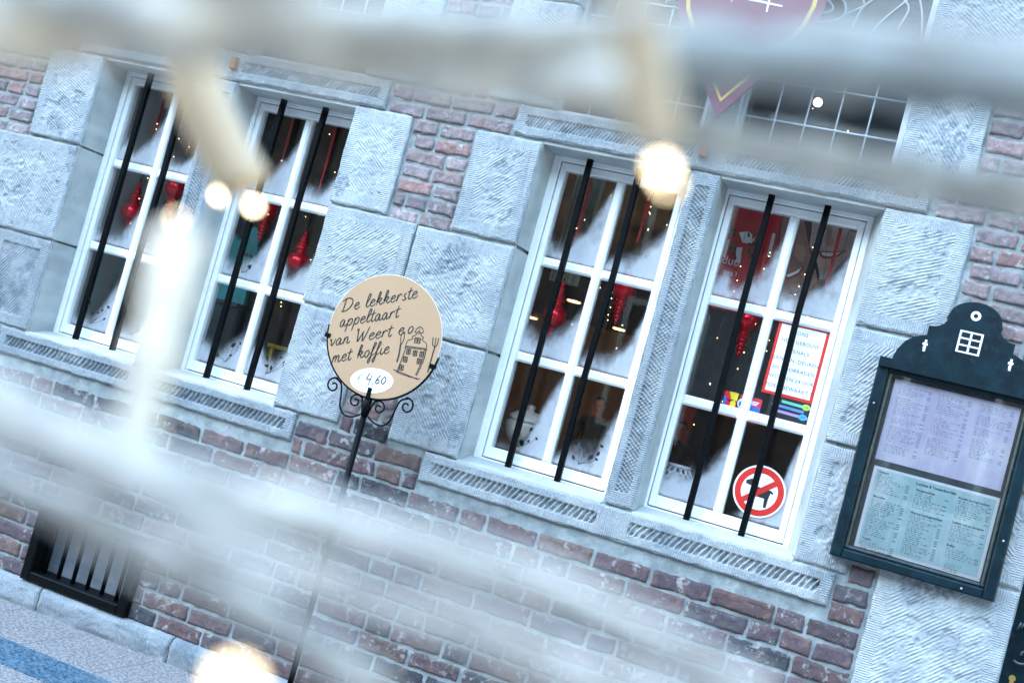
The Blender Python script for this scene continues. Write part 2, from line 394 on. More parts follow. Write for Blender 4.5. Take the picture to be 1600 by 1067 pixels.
SCRIPT = {   # brush-script letters: (advance, strokes), x-height 1
 'D': (1.5, [[(.35, 1.95), (.2, .9), (.02, .0)], [(-.1, 1.6), (.45, 2.0), (1.1, 1.75), (1.2, 1.0), (.8, .3), (.2, -.02), (-.2, .12)]]),
 'e': (.78, [[(.06, .5), (.45, .6), (.6, .85), (.42, 1.02), (.14, .75), (.08, .25), (.3, -.02), (.75, .3)]]),
 'l': (.55, [[(.0, .35), (.4, 1.2), (.55, 1.85), (.38, 1.98), (.2, 1.3), (.1, .3), (.25, -.02), (.55, .3)]]),
 'k': (.92, [[(.02, .5), (.42, 1.35), (.52, 1.9), (.36, 1.95), (.2, 1.1), (.08, .0)], [(.1, .45), (.45, 1.0), (.66, .88), (.45, .52), (.2, .46)], [(.38, .5), (.58, .02), (.9, .3)]]),
 'r': (.72, [[(.15, 1.0), (.1, .5), (.02, 0)], [(.06, .4), (.28, .9), (.5, 1.02), (.66, .8)]]),
 's': (.66, [[(-.02, .12), (.25, -.03), (.46, .2), (.24, .6), (.3, .95), (.55, .92)]]),
 't': (.56, [[(.36, 1.75), (.2, .9), (.12, .2), (.26, -.02), (.55, .25)], [(-.05, 1.12), (.65, 1.28)]]),
 'a': (.92, [[(.62, .86), (.36, 1.02), (.08, .6), (.1, .06), (.36, .08), (.6, .85), (.54, .25), (.66, -.02), (.92, .3)]]),
 'p': (.86, [[(.2, 1.05), (.06, .1), (-.12, -.95)], [(.1, .45), (.42, 1.0), (.68, .82), (.54, .2), (.22, 0), (.06, .2)]]),
 'v': (.74, [[(-.02, .85), (.14, 1.0), (.16, .4), (.26, .02), (.55, .6), (.62, 1.05)]]),
 'n': (.85, [[(.12, 1.0), (.08, .5), (.0, 0)], [(.05, .4), (.34, 1.0), (.52, .85), (.44, .2), (.56, -.02), (.84, .3)]]),
 'm': (1.2, [[(.12, 1.0), (.08, .5), (.0, 0)], [(.05, .4), (.3, 1.0), (.46, .85), (.36, .0)], [(.4, .4), (.66, 1.0), (.84, .85), (.76, .2), (.9, -.02), (1.18, .3)]]),
 'W': (1.55, [[(.0, 1.7), (.18, 1.98), (.16, .9), (.2, .0), (.5, .7), (.82, 1.5)], [(.82, 1.5), (.74, .6), (.8, .0), (1.2, 1.0), (1.5, 2.1)]]),
 'o': (.78, [[(.4, 1.0), (.1, .7), (.08, .1), (.34, .0), (.6, .5), (.5, .95), (.3, .98)]]),
 'f': (.62, [[(.0, .35), (.45, 1.3), (.62, 1.9), (.44, 1.98), (.26, 1.2), (.02, -.5), (-.16, -.98), (-.26, -.7), (.0, -.1), (.6, .35)]]),
 'i': (.5, [[(.14, 1.0), (.06, .3), (.2, -.02), (.5, .3)], [(.24, 1.45), (.27, 1.56)]]),
 '.': (.34, [[(.05, .0), (.1, .1)]]), ' ': (.7, []),
 'E': (1.2, [[(.95, 1.6), (.55, 1.75), (.2, 1.2), (.2, .5), (.5, .05), (.95, .15)], [(-.05, 1.1), (.7, 1.15)], [(-.05, .75), (.65, .8)]]),
 '4': (1.1, [[(.35, 1.8), (.05, .8), (.8, .75)], [(.75, 1.5), (.5, -.3)]]), ',': (.35, [[(.1, .2), (-.02, -.25)]]),
 '6': (.85, [[(.6, 1.5), (.2, .9), (.1, .3), (.35, .1), (.6, .4), (.4, .75), (.15, .5)]]), '0': (.9, [[(.4, 1.25), (.1, .8), (.2, .2), (.5, .15), (.72, .7), (.5, 1.2), (.35, 1.22)]]),
}
def script(mb, text, p0, p1, xh, y, wd, slant=.22, mi=0):       # fits the text between p0 and p1 (baseline)
    adv = sum(SCRIPT[c][0] for c in text); dx, dz = p1[0]-p0[0], p1[1]-p0[1]; L = math.hypot(dx, dz); sx = L/adv; ca, sa = dx/L, dz/L; x = 0
    for c in text:
        a, st = SCRIPT[c]
        for s_ in st:
            q = smooth_path([(px+x/1.0, pz) for px, pz in s_], 6); q = np.asarray(q)
            X = q[:, 0]*sx + slant*q[:, 1]*xh; Z = q[:, 1]*xh
            ribbon2d(mb, np.stack([p0[0]+X*ca-Z*sa, p0[1]+X*sa+Z*ca], -1), wd, y, mi)
        x += a

# ================================================================== THE SETTING
OPN = [0.0, 0.786, 2.357, 3.143]                       # left side of each window opening
OW = .655; GLX = [0.055, 0.833, 2.42, 3.182]; CW, MU = .238, .039
ROWS = [(.05, .442), (.484, .873), (.914, 1.306)]
HT = 1.375                                             # underside of the stone lintels
b = MB(); b.add([(-150, -200, GZ), (150, -200, GZ), (150, -.17, GZ), (-150, -.17, GZ)], [(0, 1, 2, 3)])
tag(b.build('pavement', M['granite']), kind='structure')
b = MB(); b.box(-60, 60, -.97, -.70, GZ-.05, GZ+.004); tag(b.build('paving_band', M['blueband']), kind='structure')

bld = thing('brick_building', 'old brick and blue stone house front with barred white windows', 'building', (2.0, WY, GZ))
# ---- stones: (name, x0, x1, z0, z1, style, left reveal depth, right reveal depth)
ST = [('quoin_stone', -.33, 0, .919, 1.372, 'r', 0, .19), ('quoin_stone', -.62, 0, .433, .909, 'r', 0, .19), ('quoin_stone', -.345, 0, -.03, .425, 'h', 0, .19),
      ('quoin_stone', 1.43, 1.727, .917, 1.372, 'r', .19, 0), ('quoin_stone', 1.43, 1.885, .452, .909, 'r', .19, 0), ('quoin_stone', 1.43, 1.765, -.03, .444, 'r', .19, 0),
      ('quoin_stone', 1.893, 2.357, .446, .902, 'r', 0, .19), ('quoin_stone', 2.022, 2.357, -.03, .438, 'r', 0, .19), ('quoin_stone', 2.046, 2.357, .914, 1.368, 'r', 0, .19),
      ('quoin_stone', 3.80, 4.135, .905, 1.372, 'r', .19, 0), ('quoin_stone', 3.80, 4.30, .440, .895, 'r', .19, 0), ('quoin_stone', 3.80, 4.0, -.03, .432, 'r', .19, 0),
      ('quoin_stone', 4.11, 4.597, -.60, .083, 'r', 0, .3), ('quoin_stone', 4.25, 4.597, .092, .425, 'r', 0, .3), ('quoin_stone', 4.31, 4.597, .44, .8, 'r', 0, .3), ('quoin_stone', 4.2, 4.597, -1.17, -.61, 'r', 0, .3),
      ('quoin_stone', -.30, 0, 1.52, 1.98, 'r', 0, .08), ('quoin_stone', -.42, 0, 1.99, 2.44, 'r', 0, .08), ('quoin_stone', 1.43, 1.73, 1.52, 1.98, 'r', .08, 0), ('quoin_stone', 1.43, 1.86, 1.99, 2.44, 'r', .08, 0),
      ('quoin_stone', 2.05, 2.357, 1.52, 1.98, 'r', 0, .08), ('quoin_stone', 1.93, 2.357, 1.99, 2.44, 'r', 0, .08), ('quoin_stone', 3.80, 4.09, 1.52, 2.02, 'r', .08, 0), ('quoin_stone', 3.80, 4.30, 2.03, 2.44, 'r', .08, 0),
      ('lintel', -.15, 1.58, 1.378, 1.512, 's', 0, 0), ('lintel', 2.21, 3.955, 1.378, 1.512, 's', 0, 0),
      ('head_stone', -.2, 1.63, 2.45, 2.62, 's', 0, 0), ('head_stone', 2.16, 4.0, 2.45, 2.62, 's', 0, 0),
      ('sill_stone', -.15, 1.565, -.165, -.036, 's', 0, 0), ('sill_stone', 2.208, 3.962, -.165, -.036, 's', 0, 0),
      ('mullion_stone', .655, .786, -.03, 1.372, 'm', .19, .19), ('mullion_stone', 3.022, 3.143, -.03, 1.372, 'm', .19, .19),
      ('mullion_stone', .655, .786, 1.518, 2.445, 'm', .08, .08), ('mullion_stone', 3.022, 3.143, 1.518, 2.445, 'm', .08, .08)]
def stone(rec, seed):
    name, x0, x1, z0, z1, sty, dl, dr = rec
    g = .002; x0 += g; x1 -= g; z0 += g; z1 -= g
    wd, hg = x1-x0, z1-z0; res = .0034 if sty in 'sm' else .0042
    nx, nz = max(8, int(wd/res)), max(8, int(hg/res))
    U, V_ = np.meshgrid(np.linspace(0, wd, nx), np.linspace(0, hg, nz), indexing='ij')
    rg = random.Random(seed)
    dv = np.minimum(U, wd-U); dh = np.minimum(V_, hg-V_); d = np.minimum(dv, dh)
    X, Z = x0+U, z0+V_
    y = np.full_like(U, WY)
    ang = rg.choice([.9, 1.1, 2.0, 2.3, .7, 2.5]); mg = 0
    if sty == 'r':
        mg = .05 + .012*rg.random(); md = d + .03*fbm(X*9, Z*9, seed)
        inn = sstep(mg-.012, mg+.012, md)
        y -= .007*rg.random()
        y += .0035*fbm(X*5, Z*5, seed) + .0032*fbm(X*70, Z*70, seed+3)*(.5+inn)
        ph = (U*cos(ang)+V_*sin(ang))/(.0115+.003*((seed*7)%10)/10) + .7*fbm(X*3, Z*3, seed+5) + .16*fbm(X*26, Z*26, seed+6)
        amp = np.clip(.42+1.5*fbm(X*6, Z*6, seed+9), .0, 1.1)
        y += inn*amp*.0021*(np.abs((ph % 1)-.5)*2-.5)
        pit = sstep(.30, .42, fbm(X*15, Z*15, seed+21)); y += .006*pit*inn
        if rg.random() < .6:                     # a round bolt scar
            cx, cz = wd*(.35+.4*rg.random()), hg*(.2+.55*rg.random()); rr = np.hypot(U-cx, (V_-cz)*1.1) + .012*fbm(X*25, Z*25, seed+2)
            y += .006*(1-sstep(.028, .040, rr))
        mgs = mg
    elif sty == 'h':
        mg = .055; inn = sstep(mg-.002, mg+.002, d); ang = 2.5
        ph = (U*cos(ang)+V_*sin(ang))/.013 + .9*fbm(X*9, Z*9, seed)
        y += inn*(.004 + .0065*(np.abs((ph % 1)-.5)*2)**.8*np.clip(.8+.8*fbm(X*30, Z*30, 4), .3, 1.2)); mgs = mg
    else:
        mgs = .04 if sty == 's' else .027
        my = .037 if sty == 's' else .05
        if name in ('lintel', 'head_stone'): mgs, my = .05, .038
        fx, fz = (dv - (.045 if sty == 's' else mgs)), (dh - (my if sty == 's' else .055))
        if sty == 's':                           # the panel is broken over the mullion
            c = (OPN[0]+OPN[1]+OW)/2 if x0 < 1.5 else (OPN[2]+OPN[3]+OW)/2
            fx = np.minimum(fx, np.abs(X-c)-.068)
        inn = sstep(0, .004, np.minimum(fx, fz))
        ang = 2.55 if sty == 's' else 2.35
        pt = {'sill_stone': .0245, 'lintel': .0165, 'head_stone': .02, 'mullion_stone': .0172}[name]
        sl = .55 if sty == 's' else -.8
        ph = (U - V_*sl*(1 if sty == 's' else 0))/pt if sty == 's' else (V_ + U*.75)/pt
        ph = ph + .45*fbm(X*9, Z*9, seed) + .16*fbm(X*60, Z*60, seed+1)
        s_ = np.abs((ph % 1)-.5)*2
        deep = {'sill_stone': .020, 'lintel': .010, 'head_stone': .010, 'mullion_stone': .010}[name]
        y += inn*(.002 + deep*sstep(.12, .75, s_)*(.75+.7*fbm(X*30, Z*30, seed+4)))
        y -= .008 if sty == 's' else .002
        y += .0025*fbm(X*6, Z*6, seed)
    # worn edges
    e = d + .006*fbm(X*22, Z*22, seed+31); y += .0065*(1-sstep(.0, .009, e))**2
    X = X + (U/wd-.5)*-2*0.0 + np.where(dv < .004, .005*vn(Z*25, X*3, seed), 0); Z = Z + np.where(dh < .004, .005*vn(X*25, Z*3, seed+1), 0)
    mb = MB(); P = np.stack([X, y, Z], -1).reshape(-1, 3)
    st_ = np.stack([U, V_, np.full_like(U, ang)], -1).reshape(-1, 3); sd_ = np.stack([dv, dh, np.full_like(U, mgs)], -1).reshape(-1, 3)
    if sty in 'sm': # keep ticks out of the broken middle: treat all that is not panel as margin
        sd_[:, 2] = np.where(inn.ravel() > .5, 0, 1)
    mb.add(P, gridfaces(nx, nz), 0, True, st=st_, sd=sd_)
    idx = np.arange(nx*nz).reshape(nx, nz)
    for edge, depth, sp in ((idx[0, ::-1], dl, -.0), (idx[-1, :], dr, -.045 if name != 'mullion_stone' else -.0), (idx[:, 0], .05, 0), (idx[::-1, -1], .05, 0)):
        ed = P[edge]; dd = depth if depth else .05
        spl = sp if (depth >= .15 and False) else 0
        ks = [0, .12, .5, 1] if depth else [0, 1]
        rows = []
        for kf in ks:
            r_ = ed.copy(); r_[:, 1] = ed[:, 1] + (WY+dd-ed[:, 1])*kf; rows.append(r_)
        n = len(ed); VV = np.concatenate(rows)
        fc = np.concatenate([np.stack([np.arange(n-1)+k*n, np.arange(1, n)+k*n, np.arange(1, n)+(k+1)*n, np.arange(n-1)+(k+1)*n], -1)[:, ::-1] for k in range(len(ks)-1)])
        mb.add(VV, fc, 1 if depth else 0, False)
    return mb.build(name, [M['stone_rough'] if sty == 'r' else M['stone'], M['reveal']], bld)
for i, r in enumerate(ST): stone(r, 100+i*13)
for x in OPN:
    for a0, a1 in ((x-.045, x-.014), (x+OW+.016, x+OW+.045)):
        b = MB(); b.box(a0, a1, WY+.012, .05, -.03, HT); b.box(a0, a1, WY+.012, -.1, 1.515, 2.44); b.build('jamb_backing', M['mortar'], bld)
# smooth reveal linings: soffit under each lintel, sloped sill top, narrow right-hand splay
for i, x in enumerate(OPN):
    xr = x+OW
    b = MB(); b.box(x, xr, WY+.012, .0, HT-.012, HT+.02); b.build('soffit_stone', M['reveal'], bld)
    b = MB()                                             # moulded, sloping sill top
    pr = [(WY-.006, -.04), (WY-.006, -.033), (WY+.03, -.028), (WY+.045, -.033), (WY+.06, -.026), (-.055, -.010), (.06, -.008), (.06, -.06), (WY-.006, -.06)]
    n = len(pr); V = [(xx, p[0], p[1]) for xx in (x-.0+.001, xr-.001) for p in pr]
    b.add(V, [(k, (k+1) % n, n+(k+1) % n, n+k) for k in range(n)] + [tuple(range(n-1, -1, -1)), tuple(range(n, 2*n))], 0)
    b.build('sill_slope', M['reveal'], bld)
    b = MB(); xf = GLX[i]+2*CW+MU+.055
    V = [(xr+.003, WY+.02, -.02), (xr+.003, .05, -.02), (xf, .05, -.02), (xf, 0, -.02)]; V += [(p[0], p[1], HT-.014) for p in V]
    b.add(V, [(0, 1, 2, 3), (7, 6, 5, 4), (0, 3, 7, 4), (1, 0, 4, 5), (2, 1, 5, 6), (3, 2, 6, 7)], 0); b.build('splay_stone', M['reveal'], bld)

# ---- unseen house front across the street, added to dim reflections and block horizon sky
op = thing('added_opposite_house', 'plain brick house front added unseen across the street to shape the light', 'building', (2, -13, GZ))
b = MB(); b.box(-30, 34, -13.4, -13, GZ, 5.2); b.build('wall', plain('opposite_brick', (.17, .125, .11), .9, var=.3, sc=1.5), op)
b = MB(); b.add([(-30, -12.8, 5.2), (34, -12.8, 5.2), (34, -17, 8), (-30, -17, 8)], [(0, 1, 2, 3)]); b.build('roof', plain('slate_roof', (.06, .065, .07), .7), op)
for k in range(14):
    for zf in (.2, 2.9):
        b = MB(); xx = -26+k*4.2; b.bbox(xx, xx+1.3, -13.02, -12.96, zf, zf+2.0, .02); wn = b.build('window', M['white'], op)
        b = MB(); b.box(xx+.1, xx+1.2, -12.958, -12.95, zf+.1, zf+1.9); b.build('pane', M['black'], wn)
# ---- bricks and mortar
RECTS = [(r[1], r[2], r[3], r[4]) for r in ST]
HOLES = [(x, x+OW, -.03, HT) for x in OPN] + [(x, x+OW, 1.5, 2.45) for x in OPN]
GR = (.40, .985, -1.135, -.80)                           # cellar grille opening
HOLES.append(GR); HOLES.append((4.597, 5.6, -1.27, 1.6))
bm_ = MB(); rg = random.Random(3)
z = -1.155; row = 0
while z < 2.72:
    low = z < -.04
    pitch = .0785 if low else (.0675 if z < 1.4 else .071)
    bh = pitch - (.0105 if low else .0095)
    x = -1.5 - rg.random()*.2 - (.12 if row % 2 else 0)
    while x < 5.3:
        L = rg.choice([.235, .245, .225, .24, .235, .115]) if low else rg.choice([.19, .2, .18, .195, .1, .21])
        if row % 2 and rg.random() < .15: L = .11 if low else .095
        a0, a1 = x, x+L; x += L + .0105
        zz = z + .0025*(rg.random()-.5)
        segs = [(a0, a1)]
        for (rx0, rx1, rz0, rz1) in RECTS + HOLES + [(4.1, 4.7, -1.3, -.6)]:
            if rz0 < zz+bh-.012 and rz1 > zz+.012:
                ns = []
                for s0, s1 in segs:
                    if rx1+.008 <= s0 or rx0-.008 >= s1: ns.append((s0, s1)); continue
                    if rx0-.008 > s0: ns.append((s0, rx0-.010))
                    if rx1+.008 < s1: ns.append((rx1+.010, s1))
                segs = ns
        for s0, s1 in segs:
            if s1-s0 < .03: continue
            t = rg.random()
            if low: c = [(.115, .076, .078), (.10, .074, .08), (.13, .08, .078), (.085, .072, .08), (.11, .078, .088), (.040, .043, .05), (.15, .10, .085)][int(t**1.05*7) % 7]
            else: c = [(.27, .195, .19), (.25, .20, .20), (.30, .24, .235), (.24, .195, .20), (.29, .175, .16)][int(t*5) % 5]
            f = .8+.4*rg.random(); c = tuple(q*f for q in c)
            wd = s1-s0; nx, nz = max(5, int(wd/.0075)), 10
            U, V_ = np.meshgrid(np.linspace(0, wd, nx), np.linspace(0, bh, nz), indexing='ij')
            d = np.minimum(np.minimum(U, wd-U), np.minimum(V_, bh-V_))
            X, Z = s0+U, zz+V_ + (rg.random()-.5)*.012*(U/wd-.5)
            sd_ = rg.randrange(9999)
            y = WY + .002 + .004*rg.random() + .006*fbm(X*22, Z*22, sd_, 3) + .004*fbm(X*70, Z*70, sd_, 2)
            e = d + .006*fbm(X*30, Z*30, sd_+1, 2)
            y = y + .020*(1-sstep(-.004, .0075, e))**1.5
            bm_.add(np.stack([X, y, Z], -1).reshape(-1, 3), gridfaces(nx, nz), 0, True, bcol=np.array(c))
    z += pitch; row += 1
# mortar bed, slightly proud of the worn brick edges
res = .0085; X0, X1, Z0, Z1 = -1.55, 5.4, -1.19, 2.75
nx, nz = int((X1-X0)/res), int((Z1-Z0)/res)
gx, gz = np.linspace(X0, X1, nx), np.linspace(Z0, Z1, nz); X, Z = np.meshgrid(gx, gz, indexing='ij')
y = WY + .0138 + .0080*fbm(X*13, Z*13, 5, 3) + .004*fbm(X*80, Z*80, 8, 2)
cx, cz = (X[:-1, :-1]+X[1:, 1:])/2, (Z[:-1, :-1]+Z[1:, 1:])/2; keep = np.ones(cx.shape, bool)
for (a, c, d_, e_) in RECTS: keep &= ~((cx > a+.02) & (cx < c-.02) & (cz > d_+.02) & (cz < e_-.02))
for (a, c, d_, e_) in HOLES: keep &= ~((cx > a) & (cx < c) & (cz > d_) & (cz < e_))
bm_.add(np.stack([X, y, Z], -1).reshape(-1, 3), gridfaces(nx, nz, keep), 1, True)
wall = bm_.build('brick_wall', [M['brick'], M['mortar']], bld)

# ---- plinth: rounded, tooled stones along the foot of the wall
px = -1.5
for L in (.62, .71, .69, .75, .66, .8, .74, .7):
    nx, nz = int(L/.006), 26; mb = MB()
    U, T = np.meshgrid(np.linspace(0, L, nx), np.linspace(0, 1, nz), indexing='ij')
    if px+L > 4.6: L = 4.6-px
    prof = np.array([(WY+.04, -1.152), (WY-.002, -1.155), (WY-.022, -1.163), (WY-.034, -1.185), (WY-.037, -1.215), (WY-.034, -1.25), (WY-.028, -1.275)])
    s_ = np.linspace(0, 1, len(prof)); py = np.interp(T, s_, prof[:, 0]); pz = np.interp(T, s_, prof[:, 1])
    Xp = px+.003+U*(L-.006)/U.max()
    tick = np.abs(((Xp+.1*pz)/.016 + .5*fbm(Xp*20, pz*20, 3)) % 1-.5)*2
    py = py + .004*tick*sstep(.2, .4, T) + .012*fbm(Xp*9, pz*20, 7) + .02*(1-sstep(0, .012, np.minimum(Xp-px, px+L-Xp)+.004*fbm(pz*40, Xp, 2)))
    mb.add(np.stack([Xp, py, pz], -1).reshape(-1, 3), gridfaces(nx, nz)[:, ::-1], 0, True, st=np.stack([U, T*.15, T*0+1.6], -1).reshape(-1, 3), sd=np.stack([T*0+.5, T*0+.4, T*0+1], -1).reshape(-1, 3))
    mb.build('plinth_stone', M['stone'], bld); px += L
    if px >= 4.6: break

# ---- windows
LEAF = [(-.5, 0), (-.2, .3), (.15, .28), (.5, .02), (.12, -.22), (-.22, -.25)]
M['sprig'] = plain('dark_sprig', (.015, .022, .025), .7)
for i, x in enumerate(OPN):
    gx0 = GLX[i]; gx1 = gx0+2*CW+MU; xl, xr_ = x-.004, gx1+.055
    win = MB()
    # outer box frame (jambs, head, bottom strip) butted end to end
    win.bbox(xl, gx0-.030, -.004, .07, -.032, 1.372, .003); win.bbox(gx1+.030, xr_, -.004, .07, -.032, 1.372, .003)
    win.bbox(gx0-.030, gx1+.030, -.004, .07, 1.343, 1.372, .003); win.bbox(gx0-.030, gx1+.030, -.002, .07, -.032, -.002, .003)
    wo = win.build('window', M['white'], bld)
    s_ = MB(); a0, a1, z0, z1 = gx0-.0265, gx1+.0265, .003, 1.3395
    s_.bbox(a0, gx0, .003, .055, z0, z1, .004); s_.bbox(gx1, a1, .003, .055, z0, z1, .004)
    s_.bbox(gx0, gx1, .004, .055, z0, ROWS[0][0], .004); s_.bbox(gx0, gx1, .003, .055, ROWS[2][1], z1, .004)
    s_.bbox(gx0+CW, gx0+CW+MU, .007, .05, ROWS[0][0], ROWS[2][1], .009)
    for q in (0, 1):
        zt, zb = ROWS[q+1][0], ROWS[q][1]
        for xx in ((gx0, gx0+CW), (gx0+CW+MU, gx1)):
            s_.bbox(xx[0], xx[1], .008, .05, zb, zt, .009)
    s_.box(gx0-.02, gx1+.02, -.005, .003, .0035, .012)     # drip ledge of the bottom rail
    s_.build('sash', M['white'], wo)
    g = MB(); g.box(gx0-.031, gx0-.0262, .03, .05, -.001, 1.3425); g.box(gx1+.0262, gx1+.031, .03, .05, -.001, 1.3425); g.box(gx0-.0262, gx1+.0262, .03, .05, 1.339, 1.3435); g.box(gx0-.0262, gx1+.0262, .03, .05, -.0025, .0035); g.build('seal', M['gap'], wo)
    for r, (z0, z1) in enumerate(ROWS):
        for c in (0, 1):
            x0 = gx0 + c*(CW+MU); x1 = x0+CW
            p = MB(); p.box(x0-.004, x1+.004, .030, .034, z0-.004, z1+.004); p.build('glass_pane', M['glass'], wo)
            nx, nz = 40, 60; U, T = np.meshgrid(np.linspace(0, 1, nx), np.linspace(0, 1, nz), indexing='ij')
            sd = i*31+r*7+c*3; rr = random.Random(sd)
            lo = .09+.10*rr.random(); up = .45+.45*rr.random(); pw = 2.2+2.2*rr.random(); bp = .22*rr.random()**1.5
            if r == 0: up *= .8; lo += .06
            h = lo + bp*np.exp(-((U-.15)/.14)**2) + up*U**pw + .08*fbm(U*5, T*5, sd)
            if r == 0 and i == 2: h = (.0+.95*sstep(.40, 1.02, U)+.04*fbm(U*6, T*6, sd)) if c == 0 else .10+.22*U+.42*sstep(.70, 1, U)+.10*fbm(U*5, T*5, sd)
            if r == 0 and i == 0: h = .12+.62*sstep(.45, 1.05, U)
            if i == 3 and r == 1: h = h*0-.3               # the two middle panes of the last window are clear
            if i == 3 and r == 0 and c == 1: h = .18+.75*sstep(.72, 1, U)-.25*sstep(.55, .9, 1-U)
            dens = sstep(.15, -.22, T-h)*1.05*(.78+.4*vn(U*7, T*7, sd)+.25*vn(U*20, T*20, sd)) * (1-.25*sstep(.5, 1., U)*sstep(.1, .5, T))
            dens *= sstep(-.01, .05, T)
            sn = MB(); sn.add(np.stack([x0+U*CW, np.full_like(U, .0352), z0+T*(z1-z0)], -1).reshape(-1, 3), gridfaces(nx, nz), 0, True, dens=dens.reshape(-1, 1))
            sn.build('spray_snow', M['snow'], wo)
            if r == 0 and i != 3 or (i == 1 and r == 1 and c == 0):
                sp = MB(); nleaf = rr.randrange(3, 8)
                q0 = np.array([x0+CW*(.35+.3*rr.random()), z0+.03])
                for kk in range(nleaf):
                    pc = q0+np.array([(rr.random()-.35)*.14, .02+rr.random()*.10]); an = rr.random()*6; sz = .018+.016*rr.random()
                    L = np.array(LEAF)*sz; R2 = np.array([[cos(an), -sin(an)], [sin(an), cos(an)]])
                    L = L@R2.T + pc; L[:, 0] = np.clip(L[:, 0], x0+.004, x1-.004)
                    sp.prism(L, .0346, .0349)
                    ribbon2d(sp, smooth_path([q0, (q0+pc)/2+np.array([.01, .0]), pc], 5), .0018, .0347)
                sp.build('sprig_decal', M['sprig'], wo)
    for k, off in enumerate((.181, .410)):
        xb = x+off+(.012 if i == 3 else 0)
        q = MB(); h_ = .0125
        tilt = .004*math.sin(i*3+k*5)
        V = []
        for zz, dx in ((-.022, 0), (.35, tilt), (.9, -tilt), (HT-.005, tilt)):
            V += [(xb+dx-h_, -.062, zz), (xb+dx+h_, -.062, zz), (xb+dx+h_, -.062+2*h_, zz), (xb+dx-h_, -.062+2*h_, zz)]
        F = [(0, 3, 2, 1), (12, 13, 14, 15)] + [(l*4+m, l*4+(m+1) % 4, l*4+4+(m+1) % 4, l*4+4+m) for l in range(3) for m in range(4)]
        q.add(V, F); o = q.build('window_bar', M['iron'], bld)
        md = o.modifiers.new('bev', 'BEVEL'); md.width = .003; md.segments = 2; md.limit_method = 'ANGLE'
# ---- leaded lights above the lintels
for i, x in enumerate(OPN):
    x0, x1 = x+.012, x+OW-.025; z0, z1 = 1.514, 2.445
    f = MB()
    for a in ((x, x0, z0, z1), (x1, x+OW, z0, z1)): f.box(a[0], a[1], WY+.06, WY+.12, a[2], a[3])
    f.box(x0, x1, WY+.06, WY+.12, z0, z0+.02)
    uw = f.build('leaded_window', M['lead'], bld)
    p = MB(); p.box(x0, x1, WY+.086, WY+.090, z0+.02, z1); p.build('glass_pane', M['glass_lead'], uw)
    q = MB(); xs = np.linspace(x0, x1, 6); lz = (1.655, 1.815, 1.975)
    for xx in xs[1:-1]: q.tube([(xx, WY+.083, z0+.02), (xx, WY+.083, 2.06)], .0042, 6)
    for zz in lz + (2.06,):
        q.tube([(x0, WY+.083, zz), (x1, WY+.083, zz)], .0042, 6)
        for xx in xs[1:-1]: q.ball((xx, WY+.081, zz), .0075, 6)
    cxm = (x0+x1)/2
    orn = [[(-.22, 2.07), (-.24, 2.16), (-.16, 2.22), (-.05, 2.20), (-.02, 2.13), (-.10, 2.09), (-.22, 2.10)],
           [(-.30, 2.07), (-.27, 2.2), (-.20, 2.3), (0, 2.36), (.20, 2.3), (.27, 2.2), (.30, 2.07)],
           [(.02, 2.07), (.05, 2.18), (.14, 2.24), (.22, 2.2), (.2, 2.1)], [(.1, 2.07), (.14, 2.14), (.25, 2.28), (.3, 2.36)],
           [(-.18, 2.15), (-.12, 2.19), (-.07, 2.15), (-.13, 2.12), (-.18, 2.15)], [(-.02, 2.13), (.05, 2.18)], [(-.05, 2.2), (.0, 2.28), (.05, 2.18)]]
    for o_ in orn: q.tube([(cxm+a, WY+.083, c_) for a, c_ in smooth_path(o_, 6)], .0045, 6)
    q.build('lead_cames', M['lead'], uw)
for u, v in ((367, 100), (1100, 236)):
    p = onY(u, v, WY-.01); b = MB(); b.bbox(p[0]-.016, p[0]+.016, WY-.03, WY+.03, p[2]-.028, p[2]+.03, .004); b.build('rusty_pintle', M['rust'], bld)
# ---- cellar grille
b = MB(); a0, a1, z0, z1 = .385, 1.0, -1.15, -.785
b.bbox(a0, a0+.05, WY-.03, WY+.09, z0, z1, .006); b.bbox(a1-.05, a1, WY-.03, WY+.09, z0, z1, .006)
b.bbox(a0+.05, a1-.05, WY-.029, WY+.09, z0, z0+.045, .006); b.bbox(a0+.05, a1-.05, WY-.029, WY+.09, z1-.045, z1, .006)
cg = b.build('cellar_grille', M['iron'], bld)
for k in range(6):
    q = MB(); xx = .47+k*.0855; q.tube([(xx, WY+.03, z0+.045), (xx, WY+.03, z1-.045)], .0105, 8); q.build('grille_bar', M['iron'], cg)
b = MB(); b.box(a0+.04, a1-.04, WY+.10, WY+.13, z0-.01, z1+.01); b.build('grille_shutter', plain('grey_shutter', (.17, .185, .20), .7, var=.2), cg)
# ---- door at the right
b = MB(); b.box(4.60, 5.6, .0, .06, GZ+.02, 1.6)
for zc in (-.75, -.02): b.bbox(4.72, 5.5, -.012, .0, zc-.3, zc+.3, .01)
dr = b.build('door', M['greenwood'], bld)
q = MB(); cw_ = onY(1592, 1008, -.02)
for s_ in (-1, 1):
    t = np.linspace(0, 5.5, 30); q.tube(np.stack([cw_[0]+.05+s_*.03+ (.004+.006*t)*np.cos(t)*s_, np.full(30, -.03), cw_[2]+s_*.03+(.004+.006*t)*np.sin(t)], -1), .005, 6)
for k in range(7): q.tube([(cw_[0]-.02+k*.012, -.03, cw_[2]+.055+.012*math.sin(k)), (cw_[0]-.012+k*.012, -.03, cw_[2]+.085)], .004, 6)
q.build('iron_ornament', plain('worn_iron', (.10, .13, .14), .4, .5), dr)
q = MB(); kc = onY(1582, 1060, -.02); disc(q, kc[0], kc[2], .012, .012, -.0035); q.prism([(kc[0]-.007, kc[2]-.035), (kc[0]+.009, kc[2]-.035), (kc[0]+.006, kc[2]), (kc[0]-.006, kc[2])], -.004, .0)
q.build('keyhole_plate', M['goldcap'], dr)
